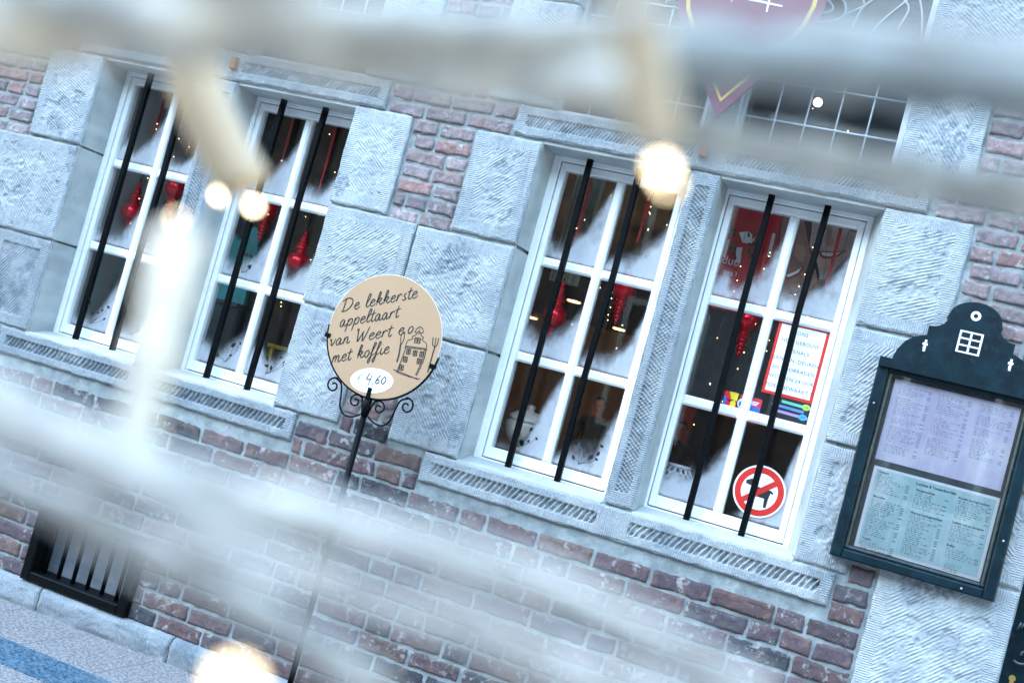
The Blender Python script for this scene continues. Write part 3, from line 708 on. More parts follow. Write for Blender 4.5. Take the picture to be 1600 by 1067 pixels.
# ---- rooms behind the windows
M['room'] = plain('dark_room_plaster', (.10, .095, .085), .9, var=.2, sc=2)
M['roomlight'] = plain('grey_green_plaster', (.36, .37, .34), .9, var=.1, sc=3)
M['brown'] = plain('brown_wallpaper', (.15, .10, .055), .85, var=.3, sc=6)
M['beige'] = plain('beige_plaster', (.42, .32, .22), .9, var=.1, sc=2)
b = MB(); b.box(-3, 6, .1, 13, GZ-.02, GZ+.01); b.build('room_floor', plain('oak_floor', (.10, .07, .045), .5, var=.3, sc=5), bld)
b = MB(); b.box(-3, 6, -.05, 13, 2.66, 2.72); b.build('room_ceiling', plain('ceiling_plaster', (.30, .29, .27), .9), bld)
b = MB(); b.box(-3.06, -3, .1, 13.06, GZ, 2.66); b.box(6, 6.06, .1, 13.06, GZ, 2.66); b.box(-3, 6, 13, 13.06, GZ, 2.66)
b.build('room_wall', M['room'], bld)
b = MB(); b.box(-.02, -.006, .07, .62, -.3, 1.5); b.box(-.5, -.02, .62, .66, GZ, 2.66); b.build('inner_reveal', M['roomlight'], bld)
b = MB(); b.box(-3, 1.3, 2.2, 2.26, GZ, 2.66); b.build('partition', M['brown'], bld)
b = MB()                                                # solid inner leaf of the front wall between the windows
for a0, a1 in ((-3, -.02), (.65, .78), (1.42, 2.345), (3.01, 3.13), (3.79, 6)): b.box(a0, a1, .075, .12, GZ, 2.66)
for a0, a1 in ((-.02, .65), (.78, 1.42), (2.345, 3.01), (3.13, 3.79)): b.box(a0, a1, .075, .12, GZ, -.04); b.box(a0, a1, .075, .12, 1.375, 1.52)
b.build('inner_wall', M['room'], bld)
p0 = onY(1010+262/5.08, 640-10, 12.4); p1 = onY(1010+405/5.08, 640-10, 12.4)
b = MB(); b.box(p0[0]-.15, p1[0], 12.4, 12.5, GZ, 1.35); b.build('wall_panel', plain('orange_red_panel', (.5, .07, .03), .8), bld)
b = MB(); b.box(-2.4, p0[0]-.3, 12.7, 12.75, GZ, 1.6); b.build('wall_panel', M['beige'], bld)
b = MB(); t_ = np.linspace(0, 1, 24)
for a0, a1, yy in ((2.33, 2.475, .42),):
    V = np.concatenate([np.stack([a0+(a1-a0)*t_, yy+.012*np.sin(t_*26), np.full(24, z_)], -1) for z_ in (.86, 1.5)]); b.add(V, [(k, k+1, 25+k, 24+k) for k in range(23)], 0, True)
b.build('curtain', plain('khaki_curtain', (.30, .28, .19), .9, var=.1), bld)
b = MB(); b.box(2.3, 3.9, 2.4, 2.44, .55, 2.6); b.build('wall_panel', plain('pale_grey_panel', (.17, .18, .175), .9), bld)
# inner window boards
for i, x in enumerate(OPN):
    b = MB(); b.box(x+.003, x+OW-.02, .071, .30, -.01, .012); b.build('window_board', plain('dark_board', (.05, .045, .04), .5), bld)
# ================================================================== THINGS ON AND BEFORE THE WALL
# ---- round price sign on its stand
SY = -.50; C0 = (2.027, .385); R0 = .256
sg = thing('price_sign', 'round tan sign with handwritten cake offer on black iron pole', 'sign', (2.03, SY, GZ))
b = MB(); n = 72
q = [(C0[0]+R0*cos(2*pi*k/n), C0[1]+R0*sin(2*pi*k/n)) for k in range(n)]; b.prism(q, SY, SY+.008)
b.build('sign_board', [M['tan']], sg)
b = MB(); ring(b, C0[0], C0[1], R0-.0004, R0+.0016, SY+.001, 0, 72); b.build('white_edge', M['whitepaint'], sg)
b = MB(); disc(b, 2.027, .197, .097, .0515, SY-.0012, 0, 48, radians(12)); b.build('price_patch', M['whitepaint'], sg)
b = MB(); y = SY-.0008
script(b, 'De lekkerste', (1.812, .440), (2.128, .574), .026, y, .0052, .25)
script(b, 'appeltaart', (1.818, .376), (2.070, .478), .026, y, .0052, .25)
script(b, 'van Weert e.o.', (1.797, .288), (2.165, .437), .026, y, .0052, .25)
script(b, 'met koffie', (1.829, .224), (2.072, .326), .026, y, .0052, .25)
b.build('lettering', M['black'], sg)
b = MB(); script(b, 'E', (1.962, .172), (1.992, .178), .020, SY-.0018, .0034, .2); b2 = MB(); script(b2, '4,60', (2.002, .178), (2.094, .197), .025, SY-.0018, .0055, .2)
b.build('price_mark', plain('grey_pen', (.18, .2, .25), .8), sg); b2.build('price_mark', M['black'], sg)
# the drawn gabled house with knife and fork
b = MB(); ex, ez, ea = 2.182, .345, radians(5); sc_ = .082
def E_(p, wd=.0032, cl=False, sm=True):
    pp = [(ex+(a*cos(ea)-c*sin(ea))*sc_, ez+(a*sin(ea)+c*cos(ea))*sc_) for a, c in p]
    ribbon2d(b, smooth_path(pp, 5) if sm else pp, wd, y, 0, False)
E_([(-.62, .30), (.62, .34)], .004, sm=False); E_([(-.60, .36), (.60, .40)], .0024, sm=False); E_([(-.55, .3), (-.62, -.2), (-.78, -1.0)], .004); E_([(.55, .33), (.52, -.2), (.30, -1.0)], .004); E_([(.47, .33), (.45, -.2), (.24, -.98)], .0024)
E_([(-.98, -.90), (-.2, -1.05), (.42, -1.18)], .004, sm=False); E_([(-.8, -1.0), (-.1, -1.12), (.55, -1.13)], .0022, sm=False)
E_([(-.58, .4), (-.52, .62), (-.35, .72), (-.25, .78)]); E_([(.56, .42), (.5, .64), (.34, .72), (.22, .8)])
E_([(-.25, .78), (-.3, .88), (-.14, .98), (-.12, 1.1), (-.2, 1.12), (-.14, 1.3), (.0, 1.4), (.16, 1.34), (.22, 1.16), (.14, 1.12), (.14, 1.0), (.3, .9), (.22, .8)])
b_ = [(cos(t)*.07, 1.13+sin(t)*.07) for t in np.linspace(0, 6.28, 14)]; E_(b_, .003, sm=False); E_([(0, 1.13), (.02, 1.15)], .006, sm=False); E_([(0.0, 1.27), (.0, 1.34)], .003, sm=False)
def win_(cx, cz, w_=.11, h_=.13):
    for k in (-1, 0, 1): E_([(cx+k*w_, cz-h_), (cx+k*w_*1.02, cz+h_)], .0036, sm=False)
    for k in (-1, -.3, .4, 1): E_([(cx-w_*1.15, cz+k*h_), (cx+w_*1.15, cz+k*h_)], .0032, sm=False)
for cx, cz in ((0, .72), (-.36, .1), (0, .08), (.36, .08), (-.46, -.3), (.3, -.28), (-.58, -.74)): win_(cx, cz, .1 if cz < .7 else .14, .13)
E_([(.86, -.75), (.92, -.1), (.98, .55)], .0055); E_([(.80, 1.0), (.84, .66), (.98, .55), (1.08, .68), (1.1, 1.0)], .004); E_([(.95, 1.0), (.97, .58)], .0035)
E_([(-.88, -.5), (-.84, -.1), (-.86, .45)], .007); E_([(-.86, .45), (-.92, .8), (-.80, 1.05), (-.74, .7), (-.80, .42)], .0035)
b.build('house_emblem', M['black'], sg)
# iron holder: cradle, clips, scrolls, pole
b = MB(); t = np.linspace(radians(182), radians(354), 40)
b.tube(np.stack([C0[0]+(R0+.004)*np.cos(t), np.full(40, SY+.004), C0[1]+(R0+.004)*np.sin(t)], -1), .0048, 8); b.build('cradle', M['iron'], sg)
for cx, cz, an in ((C0[0]-R0+.004, .330, radians(178)), (C0[0]+R0-.014, .318, radians(-20)), (2.03, .150, radians(-90))):
    b = MB(); L = .022
    if an < -1: b.bbox(cx-.0095, cx+.0095, SY-.006, SY+.010, .118, .168, .003); b.ball((cx, SY-.006, .157), .0045, 8)
    else: b.bbox(cx-.012, cx+.014, SY-.005, SY+.012, cz-.0085, cz+.0095, .002)
    b.build('clip', M['iron'], sg)
def spiral(cx, cz, r0, turns, a0, dirn):
    t = np.linspace(0, 1, 26); a = a0+dirn*turns*2*pi*t; r = r0*(1-t*.82); return [(cx+r_*cos(q_), cz+r_*sin(q_)) for r_, q_ in zip(r, a)]
for sgn in (-1, 1):
    b = MB(); X = lambda a: 2.03+sgn*a
    p = [(X(.02), .05), (X(.05), .033), (X(.09), .032), (X(.118), .06), (X(.128), .11), (X(.14), .15)] + [(X(.172)+sgn*0, .168)] + [(2.03+sgn*(.178+(a-.178)), z_) for a, z_ in spiral(.172, .135, .034, 1.25, pi*.62, -1)]
    pth = smooth_path(p, 4); b.tube(np.stack([pth[:, 0], np.full(len(pth), SY+.012), pth[:, 1]], -1), .0038, 7)
    p = [(X(.012), .055), (X(.03), .12)] + [(2.03+sgn*a, z_) for a, z_ in spiral(.055, .098, .030, 1.3, pi*.75, -1)]
    pth = smooth_path(p, 4); b.tube(np.stack([pth[:, 0], np.full(len(pth), SY+.012), pth[:, 1]], -1), .0036, 7); b.build('scroll', M['iron'], sg)
b = MB(); b.tube([(2.03, SY+.012, GZ+.02), (2.03, SY+.012, .06)], .0125, 12); b.tube([(2.03, SY+.012, .05), (2.03, SY+.012, .135)], .0165, 12); b.build('pole', M['iron'], sg)
b = MB(); b.lathe([(.17, 0), (.17, .012), (.05, .02), (.02, .05)], (2.03, SY+.012, GZ)); b.build('foot', M['iron'], sg)

# ---- menu case with gable top
MY = -.255
mn = thing('menu_case', 'dark green menu case with stepped gable top holding two menus', 'menu board', (4.22, WY, .03))
b = MB(); x0, x1, z0, z1 = 3.925, 4.517, .03, .775
fw_ = .043
for a in ((x0, x0+fw_, z0, z1), (x1-fw_, x1, z0, z1), (x0+fw_, x1-fw_, z0, z0+.036), (x0+fw_, x1-fw_, z1-.028, z1)): b.bbox(a[0], a[1], MY, WY+.002, a[2], a[3], .006)
b.build('case_frame', M['greenwood'], mn)
b = MB(); i0 = fw_+.002
for a in ((x0+i0, x0+i0+.012, z0+.04, z1-.03), (x1-i0-.012, x1-i0, z0+.04, z1-.03), (x0+i0+.012, x1-i0-.012, z0+.038, z0+.05)): b.bbox(a[0], a[1], MY+.008, WY, a[2], a[3], .004)
b.build('inner_bead', plain('worn_green_bead', (.018, .034, .036), .3, var=.4, sc=40, dirt=((.22, .25, .25), 55, .5)), mn)
b = MB(); b.box(x0+fw_, x1-fw_, WY-.012, WY, z0+.036, z1-.028); b.build('back_panel', plain('grey_green_backing', (.07, .085, .085), .8, var=.25, sc=9), mn)
b = MB(); b.box(x0+fw_+.002, x1-fw_-.002, MY+.016, MY+.020, z0+.05, z1-.03); b.build('case_glass', M['glass_board'], mn)
# gable
half = [(.295, .762), (.295, .797), (.252, .797), (.243, .835), (.222, .872), (.192, .897), (.157, .911), (.153, .912), (.153, .948), (.126, .951), (.103, .966), (.092, .986), (.099, .993), (.095, 1.004)]
half += [(.093*cos(a), 1.004+.066*sin(a)) for a in np.linspace(.12, pi/2-.08, 9)]
pts = [(4.221+a, c) for a, c in half] + [(4.221-a, c) for a, c in reversed(half)]
b = MB(); b.prism(pts, MY-.018, WY-.02); b.build('gable', M['greenwood'], mn)
b = MB(); yy = MY-.0188; ring(b, 4.219, 1.019, .0085, .0178, yy); b.build('round_vent_emblem', M['whitepaint'], mn); b = MB()
wx0, wx1, wz0, wz1 = 4.179, 4.262, .876, .958; t_ = .0068
for k in range(3):
    xx = wx0+(wx1-wx0-t_)*k/2; rect(b, xx, xx+t_, wz0, wz1, yy)
for k in range(4):
    zz = wz0+(wz1-wz0-t_*.8)*k/3; rect(b, wx0, wx1, zz, zz+t_*.8, yy-.0003)
b.build('window_emblem', M['whitepaint'], mn)
for cx in (4.071, 4.374):
    b = MB()
    rect(b, cx-.0035, cx+.0045, .850, .893, yy); rect(b, cx-.009, cx+.009, .873, .881, yy-.0003); rect(b, cx-.0055, cx+.001, .8605, .8665, yy-.0006); b.build('wall_anchor_emblem', M['whitepaint'], mn)
def sheet_mat(name, a, c2, c3):
    k = NT(name); mp = k.n('Mapping'); k.l(k.pos(), mp.inputs[0]); mp.inputs['Scale'].default_value = (34, 1, 5)
    c = k.mix(k.ramp(k.noise(1, 4, .6, mp.outputs[0]), .42, .62), a, c2); c = k.mix(k.ramp(k.noise(5, 4, .5), .5, .66), c, c3); k.set(c, .5, spec=.4); return k.m
PY = WY-.016
def lines(mb, mb2, x, z, wd, rows, pit, seed, head=None, price=True):
    rg = random.Random(seed)
    if head: put_text(mb2, head, x, z, PY-.0006, pit*1.55, bold=.0003); z -= pit*1.25
    for r in range(rows):
        xx = x; end = x + wd*(.35+.55*rg.random())
        while xx < end:
            l = .004+.012*rg.random(); hgt = pit*(.30+.12*rg.random())
            nst = max(2, int(l/.0022))
            for k in range(nst):
                if rg.random() < .85: rect(mb, xx+k*.0022, xx+k*.0022+.0013, z, z+hgt*(1 if rg.random() < .75 else 1.5), PY-.0006)
            xx += l+.003
        if price and rg.random() < .75:
            for k in range(5): rect(mb, x+wd-.012+k*.0026, x+wd-.012+k*.0026+.0017, z, z+pit*.42, PY-.0006)
        z -= pit
    return z
for nm, r_, mat_, lab in (('menu_sheet', (3.996, 4.449, .421, .732), sheet_mat('lilac_sheet', (.62, .56, .72), (.69, .635, .77), (.77, .73, .80)), 'lilac upper menu sheet'),
                     ('menu_sheet', (4.001, 4.455, .084, .396), sheet_mat('aqua_sheet', (.42, .60, .61), (.50, .66, .66), (.64, .75, .74)), 'pale aqua lower menu sheet')):
    b = MB()
    if 'aqua' in lab:
        b.box(r_[0], r_[1], PY+.001, PY+.003, r_[2], r_[3], 1); b.box(r_[0]+.012, r_[1]-.012, PY, PY+.001, r_[2]+.012, r_[3]-.010, 0)
    else: b.box(r_[0], r_[1], PY, PY+.003, r_[2], r_[3], 0)
    sh = b.build(nm, [mat_, M['paper']], mn); sh['label'] = lab
    t1, t2 = MB(), MB(); xa, xb, xc = r_[0]+.022, r_[0]+.165, r_[0]+.315; W_ = .118; top = r_[3]-.022
    if 'aqua' in lab:
        put_text(t2, 'Lunches & Tussendoortjes', xb-.006, top-.008, PY-.0006, .0135, bold=.0004)
        zz = lines(t1, t2, xa, top, W_, 9, .0078, 1, 'Soepen'); zz = lines(t1, t2, xa, zz-.014, W_, 18, .0078, 2, 'Broodjes'); lines(t1, t2, xa, zz-.012, W_, 6, .0078, 3, "Tosti's")
        zz = lines(t1, t2, xb, top-.030, W_, 8, .0078, 4, 'Eiergerechten'); zz = lines(t1, t2, xb, zz-.014, W_, 19, .0078, 5, 'Warme lunchgerechten')
        zz = lines(t1, t2, xc, top-.018, W_, 9, .0078, 6, 'Koude lunchgerechten'); zz = lines(t1, t2, xc, zz-.012, W_, 8, .0078, 7, 'Lekker om te snoepen'); zz = lines(t1, t2, xc, zz-.014, W_, 5, .0078, 8, 'Buffet'); lines(t1, t2, xc+.01, zz-.016, W_*.8, 4, .0078, 9, None, False)
    else:
        for c_, xx in enumerate((xa, xb, xc)):
            zz = top
            for k, nr in enumerate(((5, 9, 3, 8, 4), (10, 9, 9), (4, 5, 4, 10))[c_]): zz = lines(t1, t2, xx, zz, W_, nr, .0076, 20+c_*10+k)-.010
    t1.build('menu_print', M['grey_ink'] if 'aqua' not in lab else M['dark_ink'], sh)
    if t2.n: t2.build('menu_heading', M['dark_ink'], sh)
b = MB()
for cx, cz in ((3.945, .62), (4.497, .6), (4.497, .25), (4.4, .045)): b.ball((cx, MY-.001, cz), .004, 8)
b.build('screw', M['lead'], mn)

# ---- shield banner by the upper window
BY = -.32
bn = thing('shield_banner', 'maroon shield banner with gold border line hanging beside the leaded window', 'banner', (3.09, BY, 1.567))
cx = 3.10; hw = .297; zt = 2.75
out = [(cx-.008, 1.567), (cx+.10, 1.72), (cx+.20, 1.855), (cx+.27, 1.96), (cx+hw, 2.06), (cx+hw, zt), (cx-hw, zt), (cx-hw, 2.06), (cx-.27, 1.96), (cx-.205, 1.855), (cx-.11, 1.72)]
b = MB(); b.prism(out, BY, BY+.012); b.build('banner_cloth', M['maroon'], bn)
b = MB(); lp = [(cx-.256, zt), (cx-.256, 2.07), (cx-.235, 1.985), (cx-.17, 1.87), (cx-.008, 1.64), (cx+.165, 1.87), (cx+.235, 1.985), (cx+.256, 2.07), (cx+.256, zt)]
ribbon2d(b, lp, .017, BY-.001, 0, False); b.build('gold_border', M['gold'], bn)
b = MB(); ribbon2d(b, [(3.02, 2.066), (3.10, 2.062), (3.235, 2.052)], .010, BY-.0012); ribbon2d(b, [(3.175, 2.12), (3.18, 2.02)], .012, BY-.0015); ribbon2d(b, [(3.05, 2.14), (3.03, 2.04)], .006, BY-.0013)
b.build('white_mark', M['whitepaint'], bn)
b = MB(); b.box(cx-.03, cx+.03, BY+.012, WY+.02, zt-.1, zt-.07); b.build('bracket', M['iron'], bn)

# ---- things on the glass of the last window
GY = .0292
b = MB(); nx0, nx1, nz0, nz1 = 3.4855, 3.694, .573, .878
nto = thing('notice', 'white notice with red border and black capitals behind window bar', 'notice', (3.59, GY, nz0))
b.box(nx0, nx1, GY-.0006, GY, nz0, nz1); b.build('notice_card', M['red'], nto)
b = MB(); rect(b, nx0+.0125, nx1-.0125, nz0+.0125, nz1-.0125, GY-.0010); b.build('white_field', M['paper'], nto)
b = MB(); cxn = (nx0+nx1)/2; M['notice_ink'] = plain('notice_ink', (.045, .05, .06), .8)
for k, tx in enumerate(('ONS', 'HELE GEBOUW', 'EVENALS', 'GANGEN, DEUREN,', 'EN VOORRADEN', 'WORDEN 24 UUR', 'VIDEO BEWAAKT !!')):
    b = MB(); put_text(b, tx, cxn, .833-k*.0382, GY-.0014, .0215, align='CENTER', spacing=1.08); b.build('notice_line', M['notice_ink'], nto)
ac = thing('age_limit_card', 'black card with green, blue and purple bars below the notice', 'card', (3.615, GY, .486))
b = MB(); b.box(3.527, 3.703, GY+.0001, GY+.0006, .486, .575); b.build('card_face', plain('black_card', (.01, .011, .013), .5), ac)
for z_, xa, xb, col, bub, bc, tx in ((.556, 3.575, 3.694, (.13, .52, .34), 3.676, (.42, .60, .10), '<18'), (.536, 3.54, 3.672, (.08, .25, .62), None, None, ''), (.514, 3.545, 3.692, (.42, .28, .62), 3.672, (.05, .36, .75), '<18')):
    b = MB(); b.prism([(xa, z_-.0055), (xb, z_-.0085), (xb, z_+.0025), (xa, z_+.0055)], GY-.0004, GY); b.build('colour_bar', plain('print_%d' % int(z_*1000), col, .5), ac)
    if bub:
        b = MB(); disc(b, bub, z_-.002, .0165, .0125, GY-.0007, 0, 28); o = b.build('bubble', plain('bubble_%d' % int(z_*1000), bc, .5), ac)
        b = MB(); put_text(b, tx, bub, z_-.0055, GY-.0010, .011, align='CENTER'); b.build('lettering', M['black'], o)
b = MB(); put_text(b, '18', 3.549, .546, GY-.0003, .012, align='CENTER'); b.build('lettering', plain('light_blue_print', (.3, .55, .9), .5), ac)
dg = thing('no_dogs_sign', 'round red and white no dogs sticker in bottom pane behind bar', 'sign', (3.581, GY, .073))
c_ = (3.580, .1775)
b = MB(); disc(b, c_[0], c_[1], .1065, .1065, GY-.0003, 0, 64); b.build('white_disc', M['whitepaint'], dg)
b = MB(); ring(b, c_[0], c_[1], .0745, .0995, GY-.0008); a = radians(40)
dogp = [(-.062, .035), (-.060, .022), (-.036, .018), (-.032, -.018), (-.030, -.052), (-.019, -.054), (-.017, -.018), (.026, -.020), (.029, -.052), (.032, -.056), (.041, -.055), (.042, -.018), (.046, .007), (.056, .004), (.057, .011), (.046, .018), (-.012, .021), (-.022, .044), (-.040, .047)]
bd = MB(); bd.prism([(c_[0]+p[0], c_[1]+p[1]-.003) for p in dogp], GY-.0007, GY-.0004); bd.build('dog_figure', M['black'], dg)
b.add([(c_[0]+r_*cos(a)+s_*sin(a), GY-.0011, c_[1]+r_*sin(a)-s_*cos(a)) for r_, s_ in ((-.076, -.0115), (.076, -.0115), (.076, .0115), (-.076, .0115))], [(0, 1, 2, 3)])
b.build('red_ring', M['red'], dg)
M['yellow'] = plain('yellow_print', (.75, .58, .02), .5); M['blue'] = plain('blue_print', (.03, .10, .55), .5); M['violet'] = plain('violet_print', (.35, .03, .30), .5)
s1 = thing('warning_sticker', 'small red and yellow sticker with blue flash left of bar', 'sticker', (3.368, GY, .438))
b = MB(); b.box(3.343, 3.40, GY-.0004, GY, .438, .542); b.build('sticker_sheet', M['red'], s1)
b = MB(); b.prism([(3.362, .5425), (3.40, .5425), (3.40, .51), (3.375, .512)], GY-.0008, GY-.0005); b.prism([(3.372, .505), (3.392, .51), (3.398, .495), (3.393, .47), (3.375, .462), (3.37, .48), (3.376, .49)], GY-.0008, GY-.0005); b.build('yellow_shape', M['yellow'], s1)
b = MB(); b.prism([(3.343, .525), (3.36, .50), (3.352, .487), (3.343, .478)], GY-.0008, GY-.0005); b.build('blue_shape', M['blue'], s1)
b = MB(); b.prism([(3.352, .513), (3.372, .508), (3.385, .515), (3.372, .499), (3.36, .505)], GY-.0010, GY-.0009); b.prism([(3.366, .468), (3.378, .47), (3.372, .458), (3.36, .46)], GY-.0010, GY-.0009); b.build('black_shape', M['black'], s1)
s2 = thing('ban_sticker', 'small red and blue sticker with eye and white words right of bar', 'sticker', (3.46, GY, .434))
b = MB(); b.box(3.408, 3.500, GY-.0004, GY, .435, .541); b.build('sticker_sheet', plain('crimson_print', (.55, .02, .05), .5), s2)
b = MB(); b.prism([(3.408, .478), (3.44, .488), (3.47, .478), (3.5, .484), (3.5, .503), (3.47, .505), (3.44, .52), (3.408, .52)], GY-.0007, GY-.0005); b.build('blue_band', M['blue'], s2)
b = MB(); disc(b, 3.424, .506, .021, .021, GY-.0009, 0, 30); ring(b, 3.424, .506, .0, .0005, GY-.001); b.build('eye_white', plain('pale_blue_print', (.55, .68, .85), .5), s2)
b = MB(); disc(b, 3.422, .504, .0125, .0125, GY-.0012, 0, 24); b.build('iris', M['blue'], s2); b = MB(); disc(b, 3.421, .503, .005, .006, GY-.0015, 0, 16); b.build('pupil', M['black'], s2)
b = MB(); put_text(b, 'Collectief', 3.427, .4595, GY-.0009, .0165, bold=.0005); put_text(b, 'winkelverbod', 3.410, .4435, GY-.0009, .0145, bold=.0005)
for k in range(3): rect(b, 3.455, 3.49-.004*k, .523-k*.006, .526-k*.006, GY-.0009)
b.build('sticker_words', M['whitepaint'], s2)

# ================================================================== BEHIND THE GLASS
BYY = .25
def bauble(flip, label):
    t = thing('bauble', label, 'ornament', (0, 0, 0), 'red glass baubles hanging in the windows')
    pr = [(.002, -.098), (.006, -.094), (.009, -.086), (.006, -.078), (.011, -.070), (.008, -.062), (.016, -.055), (.03, -.045)]
    pr += [(.056*cos(a), .054*sin(a)) for a in np.linspace(-.95, .95, 14)]
    pr += [(.022, .052), (.020, .060)]
    for k in range(5):
        r = .036-.0062*k; z_ = .064+.0185*k; pr += [(r*.72, z_), (r, z_+.005), (r, z_+.010), (r*.7, z_+.0155)]
    pr += [(.003, .163), (.001, .168)]
    if flip: pr = [(r, -z_) for r, z_ in reversed(pr)]
    b = MB(); b.lathe(pr, (0, 0, 0), 26)
    gl = b.build('glass_ball', M['redball'], t)
    b = MB()
    if not flip:
        for k in range(8): aa = 2*pi*k/8; b.tube([(.0525*cos(e)*cos(aa), .0525*cos(e)*sin(aa), .0525*sin(e)) for e in np.linspace(-.9, .9, 9)], .0009, 4)
    b.lathe([(.006, .165 if not flip else .098), (.006, .175 if not flip else .108), (.002, .178 if not flip else .112)], (0, 0, 0), 10)
    b.build('cap', M['goldcap'] if flip else plain('dark_red_line', (.16, .004, .01), .3, .6), t)
    return t
def hang(t, x, zc, zt, zr, y=BYY):
    t.location = (x, y, zc)
    b = MB(); b.add([(x-.007, y, 1.36), (x+.007, y, 1.36), (x+.0085, y+.003, (1.36+zr)/2), (x-.006, y+.003, (1.36+zr)/2), (x+.005, y, zr), (x-.002, y, zr-.01)], [(0, 1, 2, 3), (3, 2, 4, 5)])
    o = b.build('ribbon', M['ribbon'], None, (x, y, zc)); o.location = (0, 0, 0); o.parent = t
    b = MB(); b.tube([(x+.0015, y, zr), (x, y, zt)], .0011, 5); o = b.build('thread', M['wire'], None, (x, y, zc)); o.location = (0, 0, 0); o.parent = t
up = [(.060, .690, 1.075, 'red spired bauble high in the leftmost window, left panes'), (1.100, .645, .99, 'red spired bauble in second window beside rough grey stone'), (2.462, .690, 1.01, 'red spired bauble behind the left bar of third window')]
dn = [(.285, .862, 1.05, 'red bauble half hidden by mullion in the leftmost window'), (.850, .862, 1.05, 'red drop bauble above the teal dresser in second window'), (2.748, .880, 1.10, 'red drop bauble beside the right bar of third window'), (3.318, .868, 1.01, 'red drop bauble behind left bar of the fourth window'), (3.602, .78, 1.04, 'red bauble ribbon in front of portrait poster, ball behind the notice')]
A0 = bauble(False, up[0][3]); B0 = bauble(True, dn[0][3])
protoA, protoB = A0, B0
for L, P_, tp in ((up, A0, .172), (dn, B0, .105)):
    cps = [P_] + [copy_tree(P_, (0, 0, 0)) for _ in L[1:]]
    for c, (x, zc, zr, lab) in zip(cps, L):
        c['label'] = lab; hang(c, x, zc, zc+tp, zr)
# ---- strings of tiny warm lights
bb = MB(); bb.ball((0, 0, 0), .0024, 8); bulb0 = None
LAB = ['sparse warm string lights inside the leftmost window', 'warm string lights around the ribbons in second window', 'dense warm string lights in right panes of third window', 'warm string lights before red reflection print in the fourth window']
for i, x in enumerate(OPN):
    rg = random.Random(50+i); t = thing('string_lights', LAB[i], 'lights', (x+.3, .2, 1.33), 'string lights in the four barred windows')
    xs = [x+.06+.5*(k+.3*rg.random())/7 for k in range(8)]
    b = MB(); P = []
    for k, xx in enumerate(xs):
        yy = .14+.16*rg.random(); zl = .35+.3*rg.random() if i != 0 else .6+.2*rg.random()
        pth = [(xx+.012*math.sin(zz*14+k), yy+.008*math.cos(zz*11), zz) for zz in np.linspace(1.33, zl, 12)]
        b.tube(pth, .0008, 4)
        dens = (3, 4, 5, 5)[i] + (4 if (i == 2 and k > 4) or (i == 3 and k < 3) else 0)
        for _ in range(dens):
            q_ = rg.random()**.8; zz = 1.33-(1.33-zl)*q_; P.append((xx+.012*math.sin(zz*14+k)+.006*(rg.random()-.5), yy-.004, zz))
    b.build('light_wire', M['wire'], t)
    for p in P[:96]:
        if bulb0 is None: o = bb.build('bulb', M['bulb'], None, (0, 0, 0)); bulb0 = o
        else: o = bulb0.copy(); COL.objects.link(o)
        o.parent = t; o.location = (p[0]-(x+.3), p[1]-.2, p[2]-1.33)
# lights behind the leaded window
t = thing('string_lights', 'few warm lights glowing behind the upper leaded windows', 'lights', (2.4, .25, 1.6))
for u, v in ((1325, 205), (1240, 217), (1262, 224), (490, 92), (465, 95), (540, 105), (1270, 170)):
    p = onY(u, v, .25); o = bulb0.copy(); COL.objects.link(o); o.parent = t; o.location = (p[0]-2.4, 0, p[2]-1.6); s_ = 1.6 if u > 1300 else 1.2; o.scale = (s_, s_, s_)
# ---- posters in the fourth window, one carrying a shop's reflection
def px_poly(mb, pts, Y, ox=1080, oz=310, s_=5.614, mi=0, th=.0003):
    q = [onY(ox+a/s_, oz+c/s_, Y) for a, c in pts]
    q = [(p[0], p[2]) for p in q]
    ar = sum(q[i][0]*q[(i+1) % len(q)][1]-q[(i+1) % len(q)][0]*q[i][1] for i in range(len(q)))
    if ar < 0: q = q[::-1]
    mb.prism(q, Y-th, Y, mi)
rp = thing('reflection_poster', 'red shop reflection put on a poster with white bottle shapes and mirrored letters', 'poster', tuple(onY(1140, 450, .36)))  # reflection of a shop across the street, printed on an indoor sheet
b = MB(); px_poly(b, [(310, 60), (900, 150), (640, 1050), (120, 950)], .36, th=.003); b.build('poster_sheet', plain('red_reflection_print', (.55, .014, .025), .5, var=.15, sc=8), rp)
b = MB()
for p in ([(420, 300), (500, 290), (560, 340), (540, 400), (450, 390)], [(400, 430), (450, 430), (430, 570), (380, 560)], [(300, 370), (340, 360), (300, 520), (265, 510)], [(560, 440), (590, 440), (560, 600), (520, 590)], [(690, 300), (740, 310), (700, 520), (650, 500)]): px_poly(b, p, .3565)
V, F = text_geo('dub', .055); p = onY(1080+420/5.614, 310+600/5.614, .3560); b.add(np.stack([p[0]-V[:, 0], np.full(len(V), .3560), p[2]+V[:, 1]], -1), F)
V, F = text_geo('f ces', .034); p = onY(1080+395/5.614, 310+690/5.614, .3560); b.add(np.stack([p[0]-V[:, 0], np.full(len(V), .3560), p[2]+V[:, 1]], -1), F)
b.build('white_print', plain('white_print', (.8, .82, .82), .6), rp)
b = MB(); rg = random.Random(4)
for k in range(26):
    cx_, cz_ = 330+60*rg.random() if k < 14 else 500+80*rg.random(), 250+330*rg.random(); a = rg.random()*6; s_ = 40
    px_poly(b, [(cx_+s_*cos(a), cz_+s_*sin(a)), (cx_+.3*s_*cos(a+1.6), cz_+.3*s_*sin(a+1.6)), (cx_-s_*cos(a)*.6, cz_-s_*.6*sin(a)), (cx_+.3*s_*cos(a-1.6), cz_+.3*s_*sin(a-1.6))], .3555-k*.00005)
b.build('leaf_print', plain('dark_leaf_print', (.03, .045, .02), .6), rp)
pp = thing('portrait_poster', 'poster of two smiling faces hung slanting in upper right pane', 'poster', tuple(onY(1290, 400, .33)))
